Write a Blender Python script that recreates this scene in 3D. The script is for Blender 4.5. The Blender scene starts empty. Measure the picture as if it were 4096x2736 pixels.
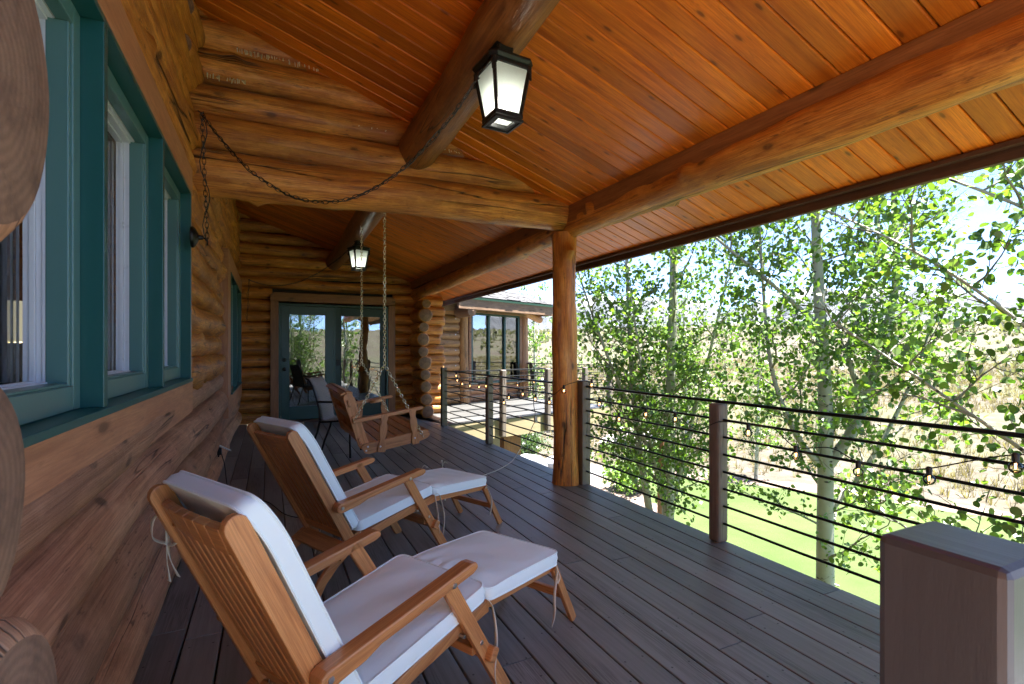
import bpy, math, random
import numpy as np
from mathutils import Vector, Matrix
C = bpy.context.scene.collection
sc = bpy.context.scene
R = math.radians
# ------------------------------------------------------------------ camera
YAW = math.atan((2048-1077)/2000.)
cam_d = bpy.data.cameras.new('camera'); cam = bpy.data.objects.new('camera', cam_d); C.objects.link(cam)
cam.location = (0, 0, 1.25); cam.rotation_euler = (math.pi/2, 0, -YAW)
cam_d.sensor_width = 36; cam_d.lens = 36*2000/4096.; cam_d.shift_y = 35/4096.
cam_d.clip_start = .05; cam_d.clip_end = 9000
cam_d.dof.use_dof = True; cam_d.dof.focus_distance = 4.0; cam_d.dof.aperture_fstop = 10
sc.camera = cam
# ------------------------------------------------------------------ light
SUN = Vector((.27, -.12, .955)).normalized()
w = bpy.data.worlds.new('World'); sc.world = w; w.use_nodes = True
wn = w.node_tree
sky = wn.nodes.new('ShaderNodeTexSky'); sky.sky_type = 'NISHITA'; sky.sun_disc = False
sky.sun_elevation = math.asin(SUN.z); sky.sun_rotation = math.atan2(SUN.x, SUN.y)
sky.altitude = 3000; sky.air_density = .30; sky.dust_density = 0; sky.ozone_density = .6
bg = wn.nodes['Background']; wn.links.new(sky.outputs[0], bg.inputs[0]); bg.inputs[1].default_value = 0.098
sd = bpy.data.lights.new('sun', 'SUN'); so = bpy.data.objects.new('sun', sd); C.objects.link(so)
sd.energy = 3.8; sd.angle = R(.53); sd.color = (1, .97, .925)
so.rotation_euler = SUN.to_track_quat('Z', 'Y').to_euler(); so.location = (0, -20, 30)
sc.view_settings.view_transform = 'Standard'; sc.view_settings.look = 'None'
sc.view_settings.exposure = 3.6; sc.view_settings.gamma = 1
sc.render.engine = 'CYCLES'
cy = sc.cycles
cy.max_bounces = 10; cy.diffuse_bounces = 6; cy.glossy_bounces = 4; cy.transmission_bounces = 6
cy.transparent_max_bounces = 12; cy.caustics_reflective = False; cy.caustics_refractive = False
cy.sample_clamp_indirect = 6
try:
    cy.use_denoising = True; cy.denoiser = 'OPENIMAGEDENOISE'
except Exception: pass

# ------------------------------------------------------------------ materials
def nmat(name):
    m = bpy.data.materials.new(name); m.use_nodes = True
    nt = m.node_tree; b = nt.nodes['Principled BSDF']
    return m, nt, b
def ramp(nt, src, stops):
    r = nt.nodes.new('ShaderNodeValToRGB'); nt.links.new(src, r.inputs[0])
    e = r.color_ramp.elements
    while len(e) < len(stops): e.new(.5)
    for i, (p, c) in enumerate(stops):
        e[i].position = p; e[i].color = tuple(c)+(1,) if len(c) == 3 else c
    return r.outputs[0]
def noise(nt, vec, scale=5, detail=4, rough=.55, dist=0.):
    n = nt.nodes.new('ShaderNodeTexNoise'); n.inputs['Scale'].default_value = scale
    n.inputs['Detail'].default_value = detail; n.inputs['Roughness'].default_value = rough
    n.inputs['Distortion'].default_value = dist
    if vec is not None: nt.links.new(vec, n.inputs['Vector'])
    return n.outputs['Fac']
def mapping(nt, src, scale, loc=(0, 0, 0)):
    m = nt.nodes.new('ShaderNodeMapping'); nt.links.new(src, m.inputs[0])
    m.inputs['Scale'].default_value = scale; m.inputs['Location'].default_value = loc
    return m.outputs[0]
def mix(nt, fac, a, b, mode='MIX'):
    m = nt.nodes.new('ShaderNodeMix'); m.data_type = 'RGBA'; m.blend_type = mode
    for s, v in ((m.inputs[0], fac), (m.inputs[6], a), (m.inputs[7], b)):
        if hasattr(v, 'links'): nt.links.new(v, s)
        elif isinstance(v, (int, float)): s.default_value = v
        else: s.default_value = tuple(v)+(1,)
    return m.outputs[2]
def mth(nt, op, a, b=0.):
    m = nt.nodes.new('ShaderNodeMath'); m.operation = op
    for s, v in ((m.inputs[0], a), (m.inputs[1], b)):
        if hasattr(v, 'links'): nt.links.new(v, s)
        else: s.default_value = v
    return m.outputs[0]
def bump(nt, b, h, strength=.3, dist=.01):
    n = nt.nodes.new('ShaderNodeBump'); n.inputs['Strength'].default_value = strength
    n.inputs['Distance'].default_value = dist; nt.links.new(h, n.inputs['Height'])
    nt.links.new(n.outputs[0], b.inputs['Normal'])
def uvn(nt):
    n = nt.nodes.new('ShaderNodeTexCoord'); return n.outputs['UV'], n.outputs['Object']
def tone(nt):
    n = nt.nodes.new('ShaderNodeAttribute'); n.attribute_name = 'tone'; return n.outputs['Fac']

def wood(name, light, mid, dark, su=1.6, sv=22, knots=.6, cracks=0., rough=.5, coat=0., bstr=.25, blotch=.5, kscale=(1.5, 4), tvar=.35, weather=0):
    m, nt, b = nmat(name); uv, ob = uvn(nt)
    g = noise(nt, mapping(nt, uv, (su, sv, 1)), 1, 11, .68, .5)
    col = ramp(nt, g, [(.33, dark), (.47, mid), (.62, light)])
    fine = noise(nt, mapping(nt, uv, (su*4, sv*7, 1)), 1, 5, .65)
    col = mix(nt, mth(nt, 'MULTIPLY', ramp(nt, fine, [(.42, (0,)*3), (.6, (1,)*3)]), .55), col, dark)
    bl = noise(nt, mapping(nt, uv, (1.1, 3.2, 1), (7, 3, 0)), 1, 4, .6)
    col = mix(nt, mth(nt, 'MULTIPLY', ramp(nt, bl, [(.42, (0,)*3), (.65, (1,)*3)]), blotch), col, tuple(x*.55+y*.2 for x, y in zip(dark, mid)))
    h = fine
    if knots:
        v = nt.nodes.new('ShaderNodeTexVoronoi'); v.voronoi_dimensions = '2D'; v.inputs['Scale'].default_value = 1
        d = nt.nodes.new('ShaderNodeTexNoise'); d.inputs['Scale'].default_value = 9
        nt.links.new(uv, d.inputs[0])
        vv = mix(nt, .02, mapping(nt, uv, (kscale[0], kscale[1], 1)), d.outputs['Color'], 'ADD')
        nt.links.new(vv, v.inputs[0])
        k = ramp(nt, v.outputs['Distance'], [(.0, (1,)*3), (.045, (.9,)*3), (.075, (.25,)*3), (.13, (0,)*3)])
        rnd = nt.nodes.new('ShaderNodeSeparateColor'); nt.links.new(v.outputs['Color'], rnd.inputs[0])
        k = mth(nt, 'MULTIPLY', k, mth(nt, 'LESS_THAN', rnd.outputs[0], knots))
        col = mix(nt, mth(nt, 'MULTIPLY', k, .85), col, tuple(x*.3 for x in dark))
    if knots:   # short dark nicks and scrapes left by the peeling knife
        pt = ramp(nt, noise(nt, mapping(nt, uv, (9, 42, 1), (5, 1, 0)), 1, 3, .6), [(.60, (0,)*3), (.66, (1,)*3)])
        pg = ramp(nt, noise(nt, mapping(nt, uv, (1.6, 5, 1), (2, 6, 0)), 1, 3, .6), [(.48, (0,)*3), (.58, (1,)*3)])
        pt = mth(nt, 'MULTIPLY', mth(nt, 'MULTIPLY', pt, pg), .75 if cracks else .3)
        col = mix(nt, pt, col, tuple(x*.45 for x in dark))
        mo = noise(nt, mapping(nt, uv, (3, 5, 1), (8, 8, 0)), 1, 6, .7)
        col = mix(nt, mth(nt, 'MULTIPLY', ramp(nt, mo, [(.5, (0,)*3), (.72, (1,)*3)]), .45 if cracks else .15), col, tuple(min(1, x*1.25+.02) for x in light))
    if cracks:
        c = noise(nt, mapping(nt, uv, (.4, 8, 1), (3, 9, 0)), 1, 3, .45, .0)
        c = ramp(nt, c, [(.5-cracks, (0,)*3), (.5, (1,)*3), (.5+cracks, (0,)*3)])
        gate = ramp(nt, noise(nt, mapping(nt, uv, (.5, 1.5, 1), (11, 2, 0)), 1, 2), [(.5, (0,)*3), (.56, (1,)*3)])
        c = mth(nt, 'MULTIPLY', c, gate)
        col = mix(nt, mth(nt, 'MULTIPLY', c, .92), col, (.012, .007, .004))
        h = mth(nt, 'SUBTRACT', fine, mth(nt, 'MULTIPLY', c, 3))
    t = tone(nt)
    hs = nt.nodes.new('ShaderNodeHueSaturation'); nt.links.new(col, hs.inputs['Color'])
    nt.links.new(mth(nt, 'ADD', mth(nt, 'MULTIPLY', t, tvar), 1-tvar/2), hs.inputs['Value'])
    nt.links.new(hs.outputs[0], b.inputs['Base Color'])
    rr = mth(nt, 'ADD', mth(nt, 'MULTIPLY', g, .25), rough-.12); nt.links.new(rr, b.inputs['Roughness'])
    b.inputs['Coat Weight'].default_value = coat; b.inputs['Coat Roughness'].default_value = .25
    bump(nt, b, mth(nt, 'ADD', h, mth(nt, 'MULTIPLY', g, .8)), bstr, .012)
    return m
def plain(name, col, rough=.5, metal=0., var=.15, scale=20, bstr=0., spec=.5, emit=None, es=0.):
    m, nt, b = nmat(name); uv, ob = uvn(nt)
    n = noise(nt, ob, scale, 4)
    c = mix(nt, n, tuple(x*(1-var) for x in col), tuple(min(1, x*(1+var)) for x in col))
    nt.links.new(c, b.inputs['Base Color']); b.inputs['Metallic'].default_value = metal
    nt.links.new(mth(nt, 'ADD', mth(nt, 'MULTIPLY', n, .16), rough-.08), b.inputs['Roughness'])
    b.inputs['Specular IOR Level'].default_value = spec
    if bstr: bump(nt, b, noise(nt, ob, scale*4, 3), bstr, .003)
    if emit: b.inputs['Emission Color'].default_value = tuple(emit)+(1,); b.inputs['Emission Strength'].default_value = es
    return m
M = {}
M['log'] = wood('log_amber', (.84, .38, .065), (.64, .235, .03), (.22, .055, .008), 1.5, 24, .8, .012, .45, .2, .8, .7, (1.9, 3.4))
M['loglow'] = wood('log_weathered', (.62, .34, .19), (.50, .25, .13), (.25, .11, .05), 1.0, 34, .7, .010, .6, 0, .6, .35, (1.9, 3.4), .5)
M['logwing'] = wood('log_outdoor', (.50, .27, .10), (.38, .19, .065), (.18, .08, .028), 1.5, 22, .7, .01, .55, 0, .5, .5, (1.9, 3.4))
M['logdark'] = wood('log_dark_stain', (.36, .145, .035), (.24, .085, .02), (.11, .036, .010), 1.3, 13, .4, .012, .5, .1, .35, .45, (1.1, 3.2))
M['ceil'] = wood('ceiling_plank', (.84, .26, .015), (.72, .19, .009), (.42, .085, .004), 1.3, 26, .7, 0, .38, .25, .12, .45, (2.4, 7), .5)
M['trim'] = wood('trim_board', (.54, .26, .125), (.46, .205, .095), (.32, .13, .06), 1.5, 20, .25, 0, .55, 0, .15, .3, (1.2, 4), .2)
M['trimo'] = wood('casing_board', (.38, .17, .06), (.30, .125, .042), (.17, .065, .022), 1.5, 20, .4, 0, .5, 0, .15, .3, (1.6, 5), .2)
M['teak'] = wood('teak_oiled', (.68, .32, .11), (.56, .235, .075), (.34, .125, .038), 1.8, 55, 0, 0, .38, .15, .1, .25, tvar=.3)
M['swing'] = wood('swing_cedar', (.72, .36, .13), (.58, .26, .085), (.34, .135, .04), 2.5, 45, .15, 0, .42, .15, .1, .25, (3, 8), .3)
M['timber'] = wood('rough_timber', (.34, .21, .12), (.26, .15, .085), (.15, .085, .048), 1.6, 18, .5, .01, .7, 0, .3, .3, (1.5, 4))
M['fascia'] = wood('fascia_dark', (.11, .05, .026), (.08, .035, .018), (.05, .022, .012), 1.5, 20, .2, 0, .5)
M['deckpost'] = wood('post_paint', (.20, .165, .135), (.17, .14, .115), (.12, .095, .078), 1.2, 16, .1, .006, .5, 0, .25, .2, (1.5, 4), .1)
M['newel'] = wood('newel_paint', (.072, .078, .105), (.066, .072, .098), (.06, .065, .088), .8, 4, 0, 0, .4, 0, .12, .1, (1.5, 4), .1)

def endgrain():
    m, nt, b = nmat('log_end_grain'); uv, ob = uvn(nt)
    L = nt.nodes.new('ShaderNodeVectorMath'); L.operation = 'LENGTH'; nt.links.new(uv, L.inputs[0])
    d = noise(nt, uv, 6, 3)
    r = mth(nt, 'SINE', mth(nt, 'MULTIPLY', mth(nt, 'ADD', L.outputs['Value'], mth(nt, 'MULTIPLY', d, .03)), 420))
    n = noise(nt, uv, 14, 6, .7)
    c = mix(nt, mth(nt, 'MULTIPLY', mth(nt, 'ADD', r, 1), .25), (.27, .155, .095), (.15, .08, .048))
    c = mix(nt, ramp(nt, n, [(.45, (0,)*3), (.7, (1,)*3)]), c, (.11, .058, .036))
    w_ = nt.nodes.new('ShaderNodeTexWave'); w_.wave_type = 'BANDS'
    nt.links.new(c, b.inputs['Base Color']); b.inputs['Roughness'].default_value = .75
    bump(nt, b, n, .5, .01)
    return m
M['end'] = endgrain()

def deckmat(name, kv):
    m, nt, b = nmat(name); uv, ob = uvn(nt)
    g = noise(nt, mapping(nt, uv, (1.2, 38, 1)), 1, 6, .65, .5)
    c = ramp(nt, g, [(.3, (.14, .136, .126)), (.55, (.21, .205, .193)), (.75, (.265, .26, .245))])
    worn = ramp(nt, noise(nt, ob, .8, 6, .65), [(.42, (0,)*3), (.7, (1,)*3)])
    c = mix(nt, mth(nt, 'MULTIPLY', worn, .35), c, (.31, .305, .29))
    gr = noise(nt, mapping(nt, uv, (5, 160, 1)), 1, 3, .6)
    gate = ramp(nt, noise(nt, mapping(nt, uv, (.9, 5, 1), (4, 8, 0)), 1, 3), [(.5, (0,)*3), (.6, (1,)*3)])
    grm = mth(nt, 'MULTIPLY', ramp(nt, gr, [(.42, (1,)*3), (.55, (0,)*3)]), mth(nt, 'MULTIPLY', gate, .5))
    c = mix(nt, grm, c, (.03, .024, .022))
    hs = nt.nodes.new('ShaderNodeHueSaturation'); nt.links.new(c, hs.inputs['Color'])
    nt.links.new(mth(nt, 'ADD', mth(nt, 'MULTIPLY', tone(nt), .4*kv), .8*kv), hs.inputs['Value'])
    # screw heads, in pairs over every joist
    uo = nt.nodes.new('ShaderNodeTexCoord'); sp = nt.nodes.new('ShaderNodeSeparateXYZ'); nt.links.new(uo.outputs['UV'], sp.inputs[0])
    att = nt.nodes.new('ShaderNodeAttribute'); att.attribute_name = 'across'
    fu = mth(nt, 'ABSOLUTE', mth(nt, 'SUBTRACT', mth(nt, 'FRACT', mth(nt, 'DIVIDE', sp.outputs[0], .41)), .5))
    fu = mth(nt, 'MULTIPLY', fu, .41)
    fv = mth(nt, 'ABSOLUTE', mth(nt, 'SUBTRACT', mth(nt, 'ABSOLUTE', mth(nt, 'SUBTRACT', att.outputs['Fac'], .5)), .32))
    fv = mth(nt, 'MULTIPLY', fv, .14)
    dd = mth(nt, 'ADD', mth(nt, 'POWER', fu, 2), mth(nt, 'POWER', fv, 2))
    dot = mth(nt, 'LESS_THAN', dd, .0045**2)
    c = mix(nt, mth(nt, 'MULTIPLY', dot, .85), hs.outputs[0], (.012, .01, .01))
    nt.links.new(c, b.inputs['Base Color'])
    nt.links.new(mth(nt, 'ADD', mth(nt, 'MULTIPLY', g, .3), .30), b.inputs['Roughness'])
    b.inputs['Specular IOR Level'].default_value = .6
    bump(nt, b, mth(nt, 'SUBTRACT', gr, mth(nt, 'MULTIPLY', dot, 2)), .25, .003)
    return m
M['deck'] = deckmat('deck_stain', 1.0); M['deck_shaded'] = deckmat('deck_stain_shaded', .33)  # terrace: same stain, darkened in the colour to stand in for shade
def paint(name, col, rough):
    m, nt, b = nmat(name); b.inputs['Base Color'].default_value = tuple(col)+(1,); b.inputs['Roughness'].default_value = rough
    uv, ob = uvn(nt); bump(nt, b, noise(nt, ob, 90, 2), .06, .002); return m
M['green'] = paint('green_paint', (.012, .085, .08), .34)
M['green_lit'] = paint('green_paint_lit', (.085, .19, .18), .3)  # sash: the green paint lightened, light catching its edges put into the colour
M['greend'] = plain('door_green', (.012, .062, .052), .36, 0, .15, 6, .05)
M['black'] = plain('black_iron', (.016, .017, .016), .38, .6, .3, 30, .3)
M['rail'] = plain('rail_black', (.012, .012, .013), .35, .5, .2, 30)
M['rubber'] = plain('black_rubber', (.012, .012, .012), .5, 0, .2, 30)
M['chairmetal'] = plain('dark_tube', (.02, .018, .017), .35, .4, .2, 30)
M['steel'] = plain('bolt_steel', (.62, .6, .57), .3, 1, .1, 40)
M['brass'] = plain('chain_zinc', (.72, .68, .50), .28, 1, .15, 40)
M['cordw'] = plain('white_cord', (.72, .70, .62), .5, 0, .05, 30)
M['wall'] = plain('stucco_pale', (.55, .56, .38), .8, 0, .1, 4, .1)
M['tan'] = wood('rim_board_tan', (.40, .33, .19), (.37, .30, .17), (.32, .26, .15), 1, 8, 0, 0, .6, 0, .1, .15, tvar=.1)
M['dripgreen'] = plain('drip_edge', (.10, .22, .10), .4, .2, .1, 6)
M['track'] = plain('window_track', (.62, .66, .70), .3, 0, .05, 20)
M['room'] = plain('room_plaster', (.25, .2, .14), .9, 0, .1, 4)
M['rooml'] = M['log']
M['curtain'] = plain('curtain_linen', (.62, .63, .6), .8, 0, .05, 40, .1)
M['shade'] = plain('lamp_shade', (.75, .7, .55), .7, 0, .05, 20, 0, .5, (1, .85, .6), .05)
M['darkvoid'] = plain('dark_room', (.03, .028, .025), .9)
M['red'] = plain('red_plastic', (.55, .03, .02), .4)
M['hose'] = plain('hose_vinyl', (.6, .62, .5), .5)
M['sofa'] = plain('sofa_cloth', (.05, .065, .08), .9, 0, .2, 60, .1)

def fabric():
    m, nt, b = nmat('cushion_canvas'); uv, ob = uvn(nt)
    n = noise(nt, ob, 5, 4); c = mix(nt, n, (.80, .93, .94), (.84, .95, .955))
    nt.links.new(c, b.inputs['Base Color']); b.inputs['Roughness'].default_value = .85
    b.inputs['Sheen Weight'].default_value = .15
    wv = noise(nt, ob, 380, 1); n2 = noise(nt, ob, 9, 3, .5, .8)
    bump(nt, b, mth(nt, 'ADD', mth(nt, 'MULTIPLY', wv, .08), n2), .3, .008)
    return m
M['canvas'] = fabric()
M['tape'] = plain('tie_tape', (.72, .71, .62), .85, 0, .05, 60)

def herring():
    m, nt, b = nmat('herringbone_sling'); uv, ob = uvn(nt)
    s = nt.nodes.new('ShaderNodeSeparateXYZ'); nt.links.new(uv, s.inputs[0])
    tri = mth(nt, 'PINGPONG', s.outputs[1], .035)
    p = mth(nt, 'SINE', mth(nt, 'MULTIPLY', mth(nt, 'ADD', s.outputs[0], tri), 300))
    c = mix(nt, ramp(nt, mth(nt, 'ADD', mth(nt, 'MULTIPLY', p, .5), .5), [(.35, (0,)*3), (.65, (1,)*3)]), (.09, .08, .075), (.36, .32, .29))
    nt.links.new(c, b.inputs['Base Color']); b.inputs['Roughness'].default_value = .8
    return m
M['sling'] = herring()

def glass(name, ior=1.6, tint=(.93, .97, .96), rough=0.01, wavy=.03):
    m = bpy.data.materials.new(name); m.use_nodes = True; nt = m.node_tree; nt.nodes.clear()
    o = nt.nodes.new('ShaderNodeOutputMaterial'); mx = nt.nodes.new('ShaderNodeMixShader')
    tr = nt.nodes.new('ShaderNodeBsdfTransparent'); tr.inputs[0].default_value = tuple(tint)+(1,)
    gl = nt.nodes.new('ShaderNodeBsdfGlossy'); gl.inputs['Roughness'].default_value = rough
    fr = nt.nodes.new('ShaderNodeFresnel'); fr.inputs[0].default_value = ior
    if wavy:
        tc = nt.nodes.new('ShaderNodeTexCoord'); bp = nt.nodes.new('ShaderNodeBump'); bp.inputs['Strength'].default_value = wavy
        bp.inputs['Distance'].default_value = .02
        nt.links.new(noise(nt, tc.outputs['Object'], 2.2, 2), bp.inputs['Height']); nt.links.new(bp.outputs[0], gl.inputs['Normal'])
    nt.links.new(fr.outputs[0], mx.inputs[0]); nt.links.new(tr.outputs[0], mx.inputs[1]); nt.links.new(gl.outputs[0], mx.inputs[2])
    nt.links.new(mx.outputs[0], o.inputs[0])
    return m
M['glass'] = glass('window_glass', 1.42)
M['doorglass'] = glass('door_glass', 2.6, (.8, .85, .83), .0, .06)
M['wingglass'] = glass('wing_glass', 3.6, (.8, .85, .85), .0, .05)
M['bulbglass'] = glass('bulb_glass', 1.5, (1, .95, .88), 0, 0)
def frosted():
    m = bpy.data.materials.new('frosted_seeded_glass'); m.use_nodes = True; nt = m.node_tree; nt.nodes.clear()
    o = nt.nodes.new('ShaderNodeOutputMaterial'); tc = nt.nodes.new('ShaderNodeTexCoord')
    rf = nt.nodes.new('ShaderNodeBsdfRefraction'); rf.inputs['Roughness'].default_value = .3; rf.inputs['IOR'].default_value = 1.12; rf.inputs[0].default_value = (.95, 1, .97, 1)
    df = nt.nodes.new('ShaderNodeBsdfDiffuse'); df.inputs[0].default_value = (.75, .8, .76, 1)
    tl = nt.nodes.new('ShaderNodeBsdfTranslucent'); tl.inputs[0].default_value = (.85, .9, .85, 1)
    m1 = nt.nodes.new('ShaderNodeMixShader'); m1.inputs[0].default_value = .5; nt.links.new(df.outputs[0], m1.inputs[1]); nt.links.new(tl.outputs[0], m1.inputs[2])
    m2 = nt.nodes.new('ShaderNodeMixShader'); m2.inputs[0].default_value = .5; nt.links.new(rf.outputs[0], m2.inputs[1]); nt.links.new(m1.outputs[0], m2.inputs[2])
    bp = nt.nodes.new('ShaderNodeBump'); bp.inputs['Strength'].default_value = .5; bp.inputs['Distance'].default_value = .004
    nt.links.new(noise(nt, tc.outputs['Object'], 140, 2), bp.inputs['Height'])
    for n_ in (rf, df): nt.links.new(bp.outputs[0], n_.inputs['Normal'])
    nt.links.new(m2.outputs[0], o.inputs[0]); return m
M['frost'] = frosted()
def emis(name, col, s):
    m, nt, b = nmat(name); b.inputs['Base Color'].default_value = tuple(col)+(1,)
    b.inputs['Emission Color'].default_value = tuple(col)+(1,); b.inputs['Emission Strength'].default_value = s
    return m
M['bulb'] = emis('lit_lamp_bulb', (1, .95, .86), 5.5)
M['fil'] = emis('lit_filament', (1, .5, .2), .9)

def bark():
    m, nt, b = nmat('aspen_bark'); uv, ob = uvn(nt)
    n = noise(nt, mapping(nt, uv, (7, 2.5, 1)), 1, 5, .7, 1)
    c = ramp(nt, noise(nt, ob, 3, 4), [(.3, (.30, .31, .24)), (.7, (.50, .49, .42))])
    c = mix(nt, ramp(nt, n, [(.62, (0,)*3), (.68, (1,)*3)]), c, (.035, .03, .026))
    v = nt.nodes.new('ShaderNodeTexVoronoi'); v.voronoi_dimensions = '2D'; v.inputs['Scale'].default_value = 1
    nt.links.new(mapping(nt, uv, (8, 2.6, 1)), v.inputs[0])
    c = mix(nt, ramp(nt, v.outputs['Distance'], [(.06, (1,)*3), (.13, (0,)*3)]), c, (.03, .026, .022))
    nt.links.new(c, b.inputs['Base Color']); b.inputs['Roughness'].default_value = .7
    bump(nt, b, n, .3, .01); return m
M['bark'] = bark()
M['twig'] = plain('aspen_twig', (.10, .085, .06), .7, 0, .3, 30)
M['limb'] = plain('aspen_limb', (.24, .235, .18), .7, 0, .3, 9)
def leafmat(name, a, b2):
    m = bpy.data.materials.new(name); m.use_nodes = True; nt = m.node_tree; nt.nodes.clear()
    o = nt.nodes.new('ShaderNodeOutputMaterial')
    c = mix(nt, tone(nt), a, b2)
    df = nt.nodes.new('ShaderNodeBsdfDiffuse'); nt.links.new(c, df.inputs[0])
    tl = nt.nodes.new('ShaderNodeBsdfTranslucent'); c2 = mix(nt, 1., c, (1.25, 1.35, .55), 'MULTIPLY'); nt.links.new(c2, tl.inputs[0])
    gl = nt.nodes.new('ShaderNodeBsdfGlossy'); gl.inputs['Roughness'].default_value = .38
    m1 = nt.nodes.new('ShaderNodeMixShader'); m1.inputs[0].default_value = .42
    nt.links.new(df.outputs[0], m1.inputs[1]); nt.links.new(tl.outputs[0], m1.inputs[2])
    m2 = nt.nodes.new('ShaderNodeMixShader'); m2.inputs[0].default_value = .06
    nt.links.new(m1.outputs[0], m2.inputs[1]); nt.links.new(gl.outputs[0], m2.inputs[2])
    nt.links.new(m2.outputs[0], o.inputs[0]); return m
M['leaf'] = leafmat('aspen_leaf', (.05, .115, .018), (.20, .32, .055))
M['leafdark'] = leafmat('far_leaf', (.035, .075, .022), (.09, .14, .045))
M['sage'] = leafmat('sage_leaf', (.085, .09, .065), (.14, .14, .10))
M['straw'] = leafmat('dry_grass', (.12, .095, .055), (.2, .165, .095))

# ------------------------------------------------------------------ mesh builder
class MB:
    def __init__(s): s.v = []; s.f = []; s.uv = []; s.t = []; s.a = []; s.m = []; s.n = 0; s.seed = random.random()*50
    def add(s, verts, faces, uvs, tone=None, mi=0, across=None):
        if tone is None: tone = random.random()
        o = len(s.v); s.v += [tuple(q) for q in verts]
        for i, f in enumerate(faces):
            s.f.append([j+o for j in f]); s.uv.append(uvs[i]); s.t.append(tone); s.m.append(mi if isinstance(mi, int) else mi[i])
            s.a.append(across[i] if across else [.5]*len(f))
    def bar(s, p0, p1, w, h, up=(0, 0, 1), tone=None, mi=0):
        """box from p0 to p1, w wide (sideways), h high (along up); the grain runs along it"""
        p0 = Vector(p0); p1 = Vector(p1); d = (p1-p0); L = d.length; d.normalize()
        up = Vector(up); side = d.cross(up)
        if side.length < 1e-4: up = Vector((1, 0, 0)); side = d.cross(up)
        side.normalize(); up = side.cross(d).normalized()
        ou = random.random()*40; ov = random.random()*40
        V = []
        for a in (0, 1):
            for (y, z) in ((-1, -1), (1, -1), (1, 1), (-1, 1)):
                V.append(p0+d*(L*a)+side*(y*w/2)+up*(z*h/2))
        F = []; U = []; A = []
        per = [0, w, w+h, 2*w+h, 2*w+2*h]
        for k in range(4):
            k2 = (k+1) % 4
            F.append([k, k2, 4+k2, 4+k])
            U.append([(ou, ov+per[k]), (ou, ov+per[k+1]), (ou+L, ov+per[k+1]), (ou+L, ov+per[k])])
            A.append([0, 1, 1, 0] if k in (0, 2) else [.5]*4)
        F.append([3, 2, 1, 0]); U.append([(ou, ov), (ou+.02, ov), (ou+.02, ov+w), (ou, ov+w)]); A.append([.5]*4)
        F.append([4, 5, 6, 7]); U.append([(ou, ov), (ou+.02, ov), (ou+.02, ov+w), (ou, ov+w)]); A.append([.5]*4)
        F = [f[::-1] for f in F]; U = [u[::-1] for u in U]; A = [a[::-1] for a in A]
        s.add(V, F, U, tone, mi, A); return s
    def box(s, lo, hi, tone=None, mi=0):
        lo = Vector(lo); hi = Vector(hi); d = hi-lo; c = (lo+hi)/2
        ax = max(range(3), key=lambda i: d[i])
        if ax == 0: return s.bar((lo.x, c.y, c.z), (hi.x, c.y, c.z), d.y, d.z, (0, 0, 1), tone, mi)
        if ax == 1: return s.bar((c.x, lo.y, c.z), (c.x, hi.y, c.z), d.x, d.z, (0, 0, 1), tone, mi)
        return s.bar((c.x, c.y, lo.z), (c.x, c.y, hi.z), d.y, d.x, (1, 0, 0), tone, mi)
    def prism(s, prof, O, ux, uy, uz, depth, tone=None, mi=0, L=None):
        """polygon prof (a,b) in the plane (ux,uy) at O, extruded by +-depth/2 along uz"""
        O = Vector(O); ux = Vector(ux); uy = Vector(uy); uz = Vector(uz); n = len(prof)
        ou = random.random()*40; ov = random.random()*40
        V = [O+ux*a+uy*b-uz*depth/2 for a, b in prof]+[O+ux*a+uy*b+uz*depth/2 for a, b in prof]
        F = [list(range(n-1, -1, -1)), list(range(n, 2*n))]
        A_, B_ = max(((p, q) for p in prof for q in prof), key=lambda e: (e[0][0]-e[1][0])**2+(e[0][1]-e[1][1])**2)
        gx, gy = B_[0]-A_[0], B_[1]-A_[1]; gl = math.hypot(gx, gy); gx, gy = gx/gl, gy/gl
        G = [(a*gx+b*gy, b*gx-a*gy) for a, b in prof]      # the grain follows the longest run of the piece
        U = [[(ou+G[i][0], ov+G[i][1]) for i in range(n-1, -1, -1)], [(ou+a, ov+b+.3) for a, b in G]]
        for i in range(n):
            j = (i+1) % n; F.append([i, j, n+j, n+i])
            U.append([(ou+G[i][0], ov), (ou+G[j][0], ov), (ou+G[j][0], ov+depth), (ou+G[i][0], ov+depth)])
        ar = sum(prof[i][0]*prof[(i+1) % n][1]-prof[(i+1) % n][0]*prof[i][1] for i in range(n))
        if ar*ux.cross(uy).dot(uz) < 0: F = [f[::-1] for f in F]; U = [u[::-1] for u in U]
        s.add(V, F, U, tone, mi); return s
    def tube(s, pts, r, n=8, closed=False, tone=None, mi=0, cap=True, bumps=0., capmi=None, sq=1.):
        pts = [Vector(p) for p in pts]; N = len(pts)
        rs = r if hasattr(r, '__len__') else [r]*N
        ou = random.random()*40; ov = random.random()*40
        T = []
        for i in range(N):
            a = pts[(i-1) % N] if (closed or i) else pts[i]; b = pts[(i+1) % N] if (closed or i < N-1) else pts[i]
            t = b-a; T.append(t.normalized() if t.length > 1e-9 else Vector((0, 0, 1)))
        u = T[0].cross(Vector((0, 0, 1)))
        if u.length < 1e-3: u = T[0].cross(Vector((1, 0, 0)))
        u.normalize(); V = []; Ls = [0]
        for i in range(N):
            u = (u-T[i]*u.dot(T[i])).normalized(); w_ = T[i].cross(u)
            for k in range(n):
                a = 2*math.pi*k/n; V.append(pts[i]+(u*math.cos(a)+w_*math.sin(a)*sq)*rs[i])
            if i: Ls.append(Ls[-1]+(pts[i]-pts[i-1]).length)
        Ls.append(Ls[-1]+(pts[0]-pts[-1]).length)
        F = []; U = []; mr = max(rs); per = 2*math.pi*mr/n
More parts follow.
